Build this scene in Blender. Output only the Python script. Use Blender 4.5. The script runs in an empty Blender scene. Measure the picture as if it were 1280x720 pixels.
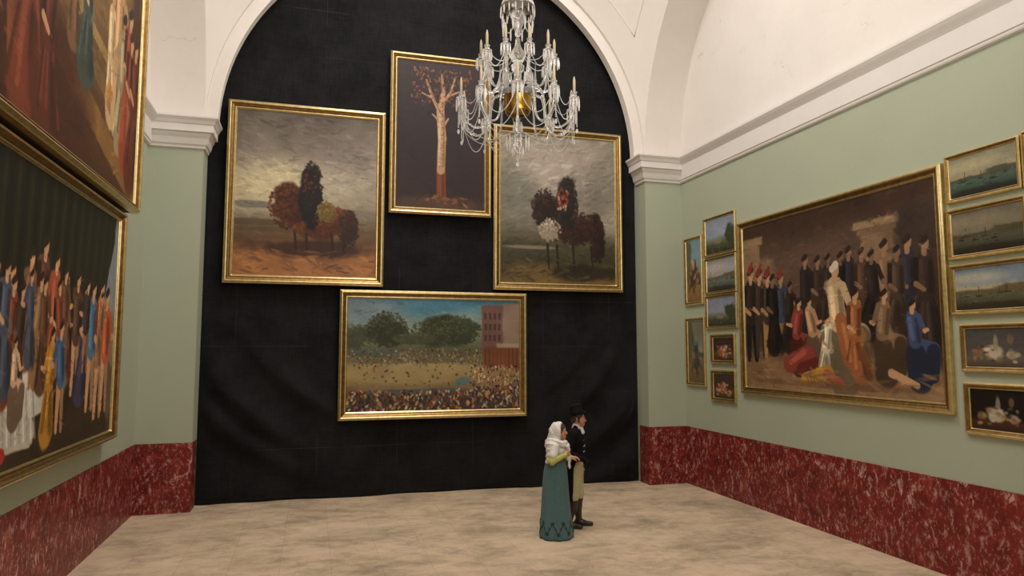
import bpy, bmesh, math, random
import numpy as np
from mathutils import Vector, Matrix
PI = math.pi
sc = bpy.context.scene
COL = sc.collection
random.seed(7)

# ------------------------------------------------------------------ measurements (metres)
W = 9.953          # room width, x = 0 left wall, x = W right wall
PL, PR = 0.855, 0.821
ZS = 6.50          # springing of the arches
ZC = 6.046         # underside of the capitals and cornices
DADO = 1.12
XC = (PL + W - PR) / 2
A = (W - PR - PL) / 2        # half span of the square bay
YC = -A                      # bay runs from y = 0 to y = -2A
YB = -2 * A
YEND = -17.0
YCL = 0.44                   # the black cloth

# ------------------------------------------------------------------ helpers
def lin(c):
    c = [v / 255.0 for v in c]
    return tuple(v / 12.92 if v <= 0.04045 else ((v + 0.055) / 1.055) ** 2.4 for v in c)

def obj(name, me, mat=None, parent=None, smooth=False):
    o = bpy.data.objects.new(name, me)
    COL.objects.link(o)
    if mat is not None:
        for m in (mat if isinstance(mat, (list, tuple)) else [mat]):
            me.materials.append(m)
    if parent is not None:
        o.parent = parent
    if smooth:
        me.polygons.foreach_set('use_smooth', [True] * len(me.polygons))
    return o

def pyd(name, verts, faces, mat=None, parent=None, smooth=False):
    me = bpy.data.meshes.new(name)
    me.from_pydata([tuple(v) for v in verts], [], [tuple(f) for f in faces])
    me.update()
    return obj(name, me, mat, parent, smooth)

def tag(o, label=None, cat=None, group=None, kind=None):
    if label: o['label'] = label
    if cat: o['category'] = cat
    if group: o['group'] = group
    if kind: o['kind'] = kind
    return o

def struct(o):
    o['kind'] = 'structure'
    return o

def empty(name, loc=(0, 0, 0), rz=0, label=None, cat=None, group=None, parent=None):
    o = bpy.data.objects.new(name, None)
    COL.objects.link(o)
    o.location = loc
    o.rotation_euler = (0, 0, rz)
    o.empty_display_size = 0.1
    if parent is not None: o.parent = parent
    return tag(o, label, cat, group)

class MB:
    """collects pieces of geometry for one mesh"""
    def __init__(s): s.v = []; s.f = []
    def add(s, v, f):
        n = len(s.v); s.v += [tuple(p) for p in v]; s.f += [tuple(i + n for i in q) for q in f]; return s
    def box(s, lo, hi):
        x0, y0, z0 = lo; x1, y1, z1 = hi
        v = [(x0, y0, z0), (x1, y0, z0), (x1, y1, z0), (x0, y1, z0), (x0, y0, z1), (x1, y0, z1), (x1, y1, z1), (x0, y1, z1)]
        return s.add(v, [(0, 3, 2, 1), (4, 5, 6, 7), (0, 1, 5, 4), (1, 2, 6, 5), (2, 3, 7, 6), (3, 0, 4, 7)])
    def lathe(s, prof, c=(0, 0, 0), n=24, closed=False):
        v = []; f = []
        for r, z in prof:
            for k in range(n):
                a = 2 * PI * k / n
                v.append((c[0] + r * math.cos(a), c[1] + r * math.sin(a), c[2] + z))
        for i in range(len(prof) - 1):
            for k in range(n):
                k2 = (k + 1) % n
                f.append((i * n + k, i * n + k2, (i + 1) * n + k2, (i + 1) * n + k))
        f.append(tuple(range(n))[::-1]); f.append(tuple(range((len(prof) - 1) * n, len(prof) * n)))
        return s.add(v, f)
    def tube(s, pts, r, n=8):
        pts = [Vector(p) for p in pts]
        rs = r if isinstance(r, (list, tuple)) else [r] * len(pts)
        v = []; f = []
        t0 = (pts[1] - pts[0]).normalized()
        u = t0.orthogonal().normalized()
        for i, p in enumerate(pts):
            t = (pts[min(i + 1, len(pts) - 1)] - pts[max(i - 1, 0)]).normalized()
            u = (u - t * u.dot(t)).normalized()
            w = t.cross(u)
            for k in range(n):
                a = 2 * PI * k / n
                v.append(p + (u * math.cos(a) + w * math.sin(a)) * rs[i])
        for i in range(len(pts) - 1):
            for k in range(n):
                k2 = (k + 1) % n
                f.append((i * n + k, i * n + k2, (i + 1) * n + k2, (i + 1) * n + k))
        f.append(tuple(range(n))[::-1]); f.append(tuple(range((len(pts) - 1) * n, len(pts) * n)))
        return s.add(v, f)
    def ball(s, c, r, n=6, m=4, sz=1.0):
        v = [(c[0], c[1], c[2] - r * sz)]
        for j in range(1, m):
            t = -PI / 2 + PI * j / m
            for k in range(n):
                a = 2 * PI * k / n
                v.append((c[0] + r * math.cos(t) * math.cos(a), c[1] + r * math.cos(t) * math.sin(a), c[2] + r * sz * math.sin(t)))
        v.append((c[0], c[1], c[2] + r * sz))
        f = []
        for k in range(n): f.append((0, 1 + (k + 1) % n, 1 + k))
        for j in range(m - 2):
            for k in range(n):
                a = 1 + j * n + k; b = 1 + j * n + (k + 1) % n
                f.append((a, b, b + n, a + n))
        L = len(v) - 1
        for k in range(n): f.append((L, L - n + k, L - n + (k + 1) % n))
        return s.add(v, f)
    def sweep(s, path, prof):
        """horizontal mitred moulding: path of (x, y), prof of (out, z); out is to the LEFT of travel"""
        n = len(path); P = [Vector((p[0], p[1])) for p in path]; m = len(prof); v = []; f = []
        for i in range(n):
            d0 = (P[i] - P[i - 1]).normalized() if i > 0 else None
            d1 = (P[i + 1] - P[i]).normalized() if i < n - 1 else None
            if d0 is None: d0 = d1
            if d1 is None: d1 = d0
            n0 = Vector((-d0.y, d0.x)); n1 = Vector((-d1.y, d1.x))
            b = (n0 + n1); b = b / max(b.dot(n0), 0.2)
            for o_, z in prof:
                v.append((P[i].x + b.x * o_, P[i].y + b.y * o_, z))
        for i in range(n - 1):
            for j in range(m - 1):
                f.append((i * m + j, (i + 1) * m + j, (i + 1) * m + j + 1, i * m + j + 1))
        f.append(tuple(range(m))); f.append(tuple(range((n - 1) * m, n * m))[::-1])
        return s.add(v, f)
    def build(s, name, mat=None, parent=None, smooth=False):
        return pyd(name, s.v, s.f, mat, parent, smooth)

# ------------------------------------------------------------------ materials
class NM:
    def __init__(s, name):
        s.m = bpy.data.materials.new(name); s.m.use_nodes = True
        s.t = s.m.node_tree; s.b = s.t.nodes['Principled BSDF']
    def n(s, typ, **kw):
        nd = s.t.nodes.new(typ)
        for k, v in kw.items():
            if k in nd.inputs: nd.inputs[k].default_value = v
            else: setattr(nd, k, v)
        return nd
    def l(s, a, b): s.t.links.new(a, b)
    def coords(s, scale=(1, 1, 1), rot=(0, 0, 0), out='Object'):
        tc = s.n('ShaderNodeTexCoord'); mp = s.n('ShaderNodeMapping')
        mp.inputs['Scale'].default_value = scale; mp.inputs['Rotation'].default_value = rot
        s.l(tc.outputs[out], mp.inputs['Vector']); return mp.outputs['Vector']
    def noise(s, vec, scale, detail=4, rough=0.55, dist=0.0):
        nd = s.n('ShaderNodeTexNoise'); nd.inputs['Scale'].default_value = scale; nd.inputs['Detail'].default_value = detail
        nd.inputs['Roughness'].default_value = rough; nd.inputs['Distortion'].default_value = dist
        s.l(vec, nd.inputs['Vector']); return nd.outputs['Fac']
    def ramp(s, fac, stops):
        r = s.n('ShaderNodeValToRGB'); e = r.color_ramp.elements
        while len(e) < len(stops): e.new(0.5)
        for i, (p, c) in enumerate(stops):
            e[i].position = p; e[i].color = (*lin(c), 1) if not isinstance(c, float) else (c, c, c, 1)
        s.l(fac, r.inputs['Fac']); return r.outputs['Color']
    def mix(s, fac, a, b, mode='MIX'):
        m = s.n('ShaderNodeMix'); m.data_type = 'RGBA'; m.blend_type = mode
        for sock, val in ((m.inputs[0], fac), (m.inputs[6], a), (m.inputs[7], b)):
            if hasattr(val, 'is_linked'): s.l(val, sock)
            elif isinstance(val, (int, float)): sock.default_value = val
            else: sock.default_value = (*lin(val), 1)
        return m.outputs[2]
    def bump(s, h, strength=0.2, dist=0.01):
        b = s.n('ShaderNodeBump'); b.inputs['Strength'].default_value = strength; b.inputs['Distance'].default_value = dist
        s.l(h, b.inputs['Height']); s.l(b.outputs['Normal'], s.b.inputs['Normal'])
    def col(s, c):
        if hasattr(c, 'is_linked'): s.l(c, s.b.inputs['Base Color'])
        else: s.b.inputs['Base Color'].default_value = (*lin(c), 1)
    def set(s, **kw):
        for k, v in kw.items(): s.b.inputs[k.replace('_', ' ')].default_value = v
        return s

def plain(name, c, rough=0.6, **kw):
    m = NM(name); m.col(c); m.set(Roughness=rough, **kw); return m.m

def fabric(name, c, c2, scale=60, rough=0.9, bump=0.25, sheen=0.1):
    m = NM(name); v = m.coords(); n = m.noise(v, scale, 4)
    m.col(m.ramp(n, [(0.3, c), (0.7, c2)])); m.set(Roughness=rough, Sheen_Weight=sheen, Specular_IOR_Level=0.5 if sheen else 0.2); m.bump(n, bump, 0.004); return m.m

def plaster(name, c1, c2, c3, crack=0.35):
    m = NM(name); v = m.coords()
    big = m.noise(v, 0.7, 5, 0.6); fine = m.noise(v, 9, 6, 0.7)
    base = m.mix(fine, m.ramp(big, [(0.3, c1), (0.7, c2)]), m.ramp(big, [(0.3, c2), (0.7, c3)]))
    # sparse hairline cracks
    wv = m.n('ShaderNodeVectorMath'); wv.operation = 'ADD'
    nz = m.n('ShaderNodeTexNoise'); nz.inputs['Scale'].default_value = 2.2; nz.inputs['Detail'].default_value = 5
    m.l(v, nz.inputs['Vector']); m.l(v, wv.inputs[0]); m.l(nz.outputs['Color'], wv.inputs[1])
    vo = m.n('ShaderNodeTexVoronoi'); vo.feature = 'DISTANCE_TO_EDGE'; vo.inputs['Scale'].default_value = 0.8
    m.l(wv.outputs[0], vo.inputs['Vector'])
    line = m.ramp(vo.outputs['Distance'], [(0.0, 1.0), (0.006, 0.0)])
    msk = m.ramp(m.noise(v, 1.1, 2), [(0.56, 0.0), (0.66, crack)])
    fac = m.mix(1.0, line, msk, 'MULTIPLY')
    m.col(m.mix(fac, base, (120, 110, 100))); m.set(Roughness=0.9)
    m.bump(fine, 0.25, 0.01); return m.m

M = {}
M['white'] = plaster('white_plaster', (216, 209, 203), (223, 217, 210), (229, 223, 216))
M['stucco'] = plaster('white_moulding', (212, 207, 202), (220, 215, 210), (226, 222, 218), 0.1)
def green():
    m = NM('sage_wall'); v = m.coords(); n = m.noise(v, 1.2, 5, 0.6); f = m.noise(v, 30, 4, 0.6)
    m.col(m.mix(f, m.ramp(n, [(0.3, (158, 165, 144)), (0.7, (164, 171, 150))]), (167, 173, 152))); m.set(Roughness=0.75)
    m.bump(f, 0.15, 0.004); return m.m
M['green'] = green()
def marble():
    m = NM('red_marble'); v = m.coords((1, 1, 1), (0.2, 0.4, 0.3))
    v2 = m.coords((1.0, 1.0, .55), (0.5, 0.3, 0.6))
    n1 = m.noise(v, 4, 8, 0.72, 0.5); n2 = m.noise(v2, 11, 8, 0.75, 0.4); n3 = m.noise(v, 2.0, 4); n4 = m.noise(v2, 30, 5, 0.7, 0.3)
    base = m.ramp(n1, [(0.30, (78, 20, 18)), (0.45, (106, 30, 26)), (0.58, (126, 40, 34)), (0.72, (150, 76, 68))])
    sp = m.ramp(n2, [(0.54, 0.0), (0.58, 0.45), (0.63, 1.0)])
    sp2 = m.ramp(n4, [(0.57, 0.0), (0.62, 0.85)])
    sm = m.ramp(n3, [(0.34, 0.45), (0.62, 1.0)])
    dk = m.mix(m.ramp(n4, [(0.30, 0.5), (0.42, 0.0)]), base, (62, 16, 16))
    x = m.mix(m.mix(1.0, sp, sm, 'MULTIPLY'), dk, (200, 158, 148))
    m.col(m.mix(m.mix(1.0, sp2, sm, 'MULTIPLY'), x, (190, 138, 126)))
    m.set(Roughness=0.4, Specular_IOR_Level=0.3); return m.m
M['marble'] = marble()
def floor_m():
    m = NM('beige_stone'); v = m.coords((1, 1.5, 1), (0, 0, 0.5)); v2 = m.coords()
    a = m.noise(v, 0.75, 6, 0.6, 0.2); b = m.noise(v, 3.2, 8, 0.68, 0.6); c = m.noise(v2, 26, 4, 0.6)
    x = m.mix(0.45, a, b)
    base = m.ramp(x, [(0.36, (146, 129, 108)), (0.45, (178, 158, 133)), (0.53, (203, 180, 152)), (0.64, (219, 196, 168))])
    br = m.n('ShaderNodeTexBrick'); br.inputs['Scale'].default_value = 1.0
    br.inputs['Brick Width'].default_value = 0.6; br.inputs['Row Height'].default_value = 0.6; br.inputs['Mortar Size'].default_value = 0.004
    br.offset = 0.0; br.inputs['Color1'].default_value = (1, 1, 1, 1); br.inputs['Color2'].default_value = (0.93, 0.93, 0.93, 1); br.inputs['Mortar'].default_value = (0.80, 0.78, 0.76, 1)
    m.l(v2, br.inputs['Vector'])
    m.col(m.mix(1.0, m.mix(0.12, base, m.ramp(c, [(0.3, (164, 145, 120)), (0.7, (228, 208, 182))])), br.outputs['Color'], 'MULTIPLY'))
    m.set(Roughness=0.62, Specular_IOR_Level=0.3); m.bump(b, 0.05, 0.01); return m.m
M['floor'] = floor_m()
def cloth_m():
    m = NM('black_cloth'); v = m.coords(); n = m.noise(v, 1.5, 5); wv = m.coords((90, 1, 6)); f = m.noise(wv, 1.0, 3)
    wh = m.coords((6, 1, 90)); f2 = m.noise(wh, 1.0, 3); x = m.mix(0.5, f, f2)
    c = m.mix(0.5, m.ramp(x, [(0.38, (11, 11, 12)), (0.62, (37, 37, 38))]), m.ramp(n, [(0.35, (13, 13, 14)), (0.65, (33, 33, 34))]))
    # stitched seams of the lengths of cloth
    sx = m.n('ShaderNodeTexBrick'); sx.offset = 0.0; sx.inputs['Scale'].default_value = 1.0
    sx.inputs['Brick Width'].default_value = 1.42; sx.inputs['Row Height'].default_value = 0.9; sx.inputs['Mortar Size'].default_value = 0.005
    mp = m.coords((1, 1, 1), (PI / 2, 0, 0)); m.l(mp, sx.inputs['Vector'])
    k = m.mix(1.0, sx.outputs['Fac'], m.ramp(m.noise(v, 0.9, 3), [(0.45, 0.0), (0.62, 0.5)]), 'MULTIPLY')
    m.col(m.mix(k, c, (64, 64, 64))); m.set(Roughness=0.95, Sheen_Weight=0.05, Specular_IOR_Level=0.15); m.bump(x, 0.3, 0.006); return m.m
M['cloth'] = cloth_m()
def gold(name, c1, c2, rough=0.33):
    m = NM(name); v = m.coords(); n = m.noise(v, 14, 4, 0.6); f = m.noise(v, 45, 3)
    m.col(m.ramp(n, [(0.3, c1), (0.7, c2)])); m.set(Metallic=1.0, Roughness=rough); m.bump(f, 0.25, 0.006); return m.m
M['gold'] = gold('gilt_frame', (206, 182, 126), (236, 216, 164), .3)
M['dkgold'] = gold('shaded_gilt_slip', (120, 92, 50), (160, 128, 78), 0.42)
M['brass'] = gold('brass', (150, 112, 40), (176, 136, 58), 0.22)
M['back'] = plain('picture_backboard', (60, 45, 32), 0.8)
def canvas_m():
    m = NM('oil_paint'); at = m.n('ShaderNodeVertexColor'); at.layer_name = 'paint'
    v = m.coords(); f = m.noise(v, 60, 4, 0.6)
    m.col(at.outputs['Color']); m.set(Roughness=0.5, Specular_IOR_Level=0.25); m.bump(f, 0.1, 0.003); return m.m
M['canvas'] = canvas_m()

# ------------------------------------------------------------------ room shell
NA = 64
# floor
MB().box((-0.3, YEND - 0.3, -0.2), (W + 0.3, 1.0, 0.0)).build('floor', M['floor']); struct(bpy.data.objects['floor'])
# side walls: green below the cornice, white lunette above
for side, x0, x1 in (('left', -0.3, 0.0), ('right', W, W + 0.3)):
    struct(MB().box((x0, YEND - 0.3, 0), (x1, 0.9, ZC + 0.25)).build('wall_' + side, M['green']))
    struct(MB().box((x0, YEND - 0.3, ZC + 0.25), (x1, 0.9, 12.4)).build('wall_%s_lunette' % side, M['white']))
struct(MB().box((-0.3, 0.70, 0), (W + 0.3, 0.9, 12.4)).build('wall_back', M['white']))
struct(MB().box((-0.3, YEND - 0.3, 0), (W + 0.3, YEND, 12.4)).build('wall_front', M['white']))

# piers carrying the bay (four), green
k = 1
for ya, yb in ((0.0, 0.70), (YB - 0.85, YB)):
    for xa, xb in ((0.0, PL), (W - PR, W)):
        struct(MB().box((xa, ya, 0), (xb, yb, ZS + 0.05)).build('pillar_%d' % k, M['green'])); k += 1

# side arches: the deep soffit between lunette wall and vault
def side_arch(name, xi, xo):
    mb = MB(); v = []; f = []
    for i in range(NA + 1):
        a = PI * i / NA; y = YC + A * math.cos(a); z = ZS + A * math.sin(a)
        v += [(xi, y, z), (xo, y, z)]
    for i in range(NA): f.append((2 * i, 2 * i + 1, 2 * i + 3, 2 * i + 2))
    return struct(mb.add(v, f).build(name, M['white'], smooth=True))
side_arch('ceiling_arch_left', PL, 0.0)
side_arch('ceiling_arch_right', W - PR, W)

# sail vault over the square bay
G = 72
vv = []; ff = []
for j in range(G + 1):
    q = math.sin(PI / 2 * (2 * j / G - 1))
    for i in range(G + 1):
        p = math.sin(PI / 2 * (2 * i / G - 1))
        vv.append((XC + A * p, YC + A * q, ZS + A * math.sqrt(max(0, 2 - p * p - q * q))))
for j in range(G):
    for i in range(G):
        a = j * (G + 1) + i
        ff.append((a, a + G + 1, a + G + 2, a + 1))
struct(pyd('ceiling_vault', vv, ff, M['white'], None, True))
# raised strips that draw the panel on the vault, a hand's width in from the arches
def strip_pts(fix, axis):
    pts = []
    r = math.sqrt(max(0.0, 2 * A * A - fix * fix))
    for i in range(97):
        t = -1 + 2 * i / 96.0
        u = t * (A - 0.36)
        z = ZS + math.sqrt(max(0.0, 2 * A * A - fix * fix - u * u)) - 0.004
        pts.append((XC + u, YC + fix, z) if axis == 'x' else (XC + fix, YC + u, z))
    return pts
kk = 1
for axis in 'xy':
    for sg in (-1, 1):
        struct(MB().tube(strip_pts(sg * (A - 0.36), axis), 0.010, 6).build('ceiling_trim_%d' % kk, M['stucco'], smooth=True)); kk += 1

# arch wall in front of the cloth
def arch_wall(name, ya, yb, ri, cz):
    v = []; f = []
    ro = A + 0.55
    n = NA
    for i in range(n + 1):
        a = PI * i / n
        c, s = math.cos(a), math.sin(a)
        for r, y in ((ri, ya), (ri, yb), (ro, ya), (ro, yb)):
            zz = cz + r * s
            v.append((XC + r * c, y, zz))
    for i in range(n):
        b = 4 * i; d = b + 4
        f += [(b, b + 2, d + 2, d), (b, d, d + 1, b + 1), (b + 1, d + 1, d + 3, b + 3), (b + 2, b + 3, d + 3, d + 2)]
    f += [(0, 1, 3, 2), (4 * n, 4 * n + 2, 4 * n + 3, 4 * n + 1)]
    return struct(MB().add(v, f).build(name, M['white']))
arch_wall('wall_back_arch', 0.07, 0.25, 3.94, ZS - 0.02)
# soffit that joins pier face and arch wall
v = []; f = []
for i in range(NA + 1):
    a = PI * i / NA
    for y in (0.0, 0.09): v.append((XC + A * math.cos(a), y, ZS + A * math.sin(a)))
for i in range(NA): f.append((2 * i, 2 * i + 1, 2 * i + 3, 2 * i + 2))
struct(pyd('wall_back_archivolt', v, f, M['white'], None, True))

# the neighbouring bay behind the camera
v = []; f = []
for i in range(NA + 1):
    a = PI * i / NA
    for y in (YB, YB - 0.85): v.append((XC + A * math.cos(a), y, ZS + A * math.sin(a)))
for i in range(NA): f.append((2 * i, 2 * i + 2, 2 * i + 3, 2 * i + 1))
struct(pyd('ceiling_arch_front', v, f, M['white'], None, True))
struct(MB().box((-0.3, YEND - 0.3, 10.64), (W + 0.3, YB - 0.85, 10.9)).build('ceiling_front', M['white']))
v = []; f = []
for i in range(NA + 1):
    a = PI * i / NA
    v += [(XC + A * math.cos(a), YB - 0.85, ZS + A * math.sin(a)), (XC + (A + 0.9) * math.cos(a), YB - 0.85, ZS + (A + 0.9) * math.sin(a))]
for i in range(NA): f.append((2 * i, 2 * i + 1, 2 * i + 3, 2 * i + 2))
struct(pyd('wall_front_arch', v, f, M['white']))

# dado
D = 0.012
struct(MB().box((0, YEND, 0), (D, 0.0, DADO)).build('baseboard_left', M['marble']))
struct(MB().box((W - D, YEND, 0), (W, 0.0, DADO)).build('baseboard_right', M['marble']))
struct(MB().box((D, -D, 0), (PL + D, YCL - 0.05, DADO)).build('baseboard_back_left', M['marble']))
struct(MB().box((W - PR - D, -D, 0), (W - D, YCL - 0.05, DADO)).build('baseboard_back_right', M['marble']))
# cornices along the side walls
z0 = ZC
WP = [(0, z0), (0.035, z0 + 0.01), (0.045, z0 + 0.03), (0.045, z0 + 0.05), (0.06, z0 + 0.06), (0.075, z0 + 0.34), (0.095, z0 + 0.37), (0.14, z0 + 0.43), (0.165, z0 + 0.47), (0.165, z0 + 0.505), (0, z0 + 0.52)]
struct(MB().sweep([(W, YEND), (W, 0.0)], WP).build('trim_1', M['stucco']))
struct(MB().sweep([(0, 0.0), (0, YEND)], WP).build('trim_2', M['stucco']))
# capitals
CP = [(0, z0 - 0.01), (0.03, z0), (0.035, z0 + 0.035), (0.06, z0 + 0.06), (0.075, z0 + 0.11), (0.085, z0 + 0.16), (0.11, z0 + 0.20), (0.12, z0 + 0.245), (0.165, z0 + 0.25),
      (0.165, z0 + 0.37), (0.18, z0 + 0.385), (0.20, z0 + 0.43), (0.235, z0 + 0.475), (0.235, z0 + 0.505), (0, z0 + 0.515)]
struct(MB().sweep([(W, 0), (W - PR, 0), (W - PR, 0.40)][::1], [(o_, z) for o_, z in CP]).build('trim_3', M['stucco']))
struct(MB().sweep([(PL, 0.40), (PL, 0), (0, 0)], CP).build('trim_4', M['stucco']))

# ------------------------------------------------------------------ black cloth
def curtain():
    nx, nz = 190, 230
    x0, x1 = PL + 0.004, W - PR - 0.004
    z1 = 10.55
    X, Z = np.meshgrid(np.linspace(0, 1, nx), np.linspace(0, 1, nz))
    x = x0 + (x1 - x0) * X; z = 0.012 + (z1 - 0.012) * Z ** 1.15
    rng = np.random.RandomState(3)
    d = np.zeros_like(x)
    # drapery pulled sideways into slack swags towards the floor
    for cx, cz, r0, amp, wd, lo, hi in ((5.2, 5.4, 5.2, .09, .20, 3.2, 4.3), (5.2, 5.4, 4.4, .06, .16, 3.3, 4.35), (5.2, 6.0, 6.1, .06, .18, 3.4, 4.4),
                                        (5.0, 4.9, 5.1, .09, .20, 5.2, 6.1), (4.8, 4.6, 4.3, .06, .15, 5.3, 6.2), (5.4, 5.6, 6.2, .06, .2, 5.0, 6.0), (4.9, 4.8, 3.75, .04, .12, 5.3, 6.1)):
        r = np.hypot(x - cx, z - cz); a = np.mod(np.arctan2(z - cz, x - cx), 2 * PI)
        m = np.clip((a - lo) / .3, 0, 1) * np.clip((hi - a) / .3, 0, 1)
        d += amp * m * np.exp(-((r - r0) / wd) ** 2)
    low = np.clip((3.4 - z) / 3.0, 0, 1)
    d *= 1.4
    for kx, ph, am in ((2.1, .3, .03), (3.7, 1.1, .018), (6.3, 2.0, .010)):
        d += am * low * np.sin(kx * x + ph + 0.35 * z)
    d = 1.5 * d * np.clip(low * 1.8, 0.0, 1)
    d += 0.006 * np.sin(1.3 * x + .8) + 0.004 * np.sin(2.9 * z + x)
    edge = np.clip(np.minimum(x - x0, x1 - x) / 0.25, 0, 1)
    y = YCL + 0.05 - d * edge
    y = np.minimum(y, 0.60)
    # hem just touching the floor, slightly uneven
    hem = np.clip(1 - z / 0.12, 0, 1)
    y += -0.03 * hem * (0.5 + 0.5 * np.sin(2.7 * x + 1.0)) + 0.02 * hem
    z = z + np.clip(1 - z / .3, 0, 1) * 0.012 * (1 + np.sin(1.9 * x + 0.6) * np.sin(5.1 * x))
    v = np.stack([x, y, z], -1).reshape(-1, 3)
    idx = np.arange(nx * nz).reshape(nz, nx)
    f = np.stack([idx[:-1, :-1], idx[:-1, 1:], idx[1:, 1:], idx[1:, :-1]], -1).reshape(-1, 4)
    o = pyd('black_curtain', v.tolist(), f.tolist(), M['cloth'], None, True)
    md = o.modifiers.new('thickness', 'SOLIDIFY'); md.thickness = 0.008; md.offset = 1.0
    tag(o, 'huge black cloth hung across the whole arched end wall down to the floor', 'curtain')
curtain()

# ------------------------------------------------------------------ painted canvases
def fbm(h, w, sc_, seed, octv=4, asp=1.0):
    rng = np.random.RandomState(seed); out = np.zeros((h, w)); amp = 1.0; tot = 0
    for o_ in range(octv):
        gh = max(2, int(sc_ * 2 ** o_) + 2); gw = max(2, int(sc_ * asp * 2 ** o_) + 2)
        g = rng.rand(gh + 1, gw + 1)
        yy = np.linspace(0, gh - 1e-3, h); xx = np.linspace(0, gw - 1e-3, w)
        yi = yy.astype(int); xi = xx.astype(int); fy = (yy - yi)[:, None]; fx = (xx - xi)[None]
        fy = fy * fy * (3 - 2 * fy); fx = fx * fx * (3 - 2 * fx)
        out += amp * ((g[yi][:, xi] * (1 - fx) + g[yi][:, xi + 1] * fx) * (1 - fy) + (g[yi + 1][:, xi] * (1 - fx) + g[yi + 1][:, xi + 1] * fx) * fy)
        tot += amp; amp *= 0.55
    return out / tot

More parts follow.
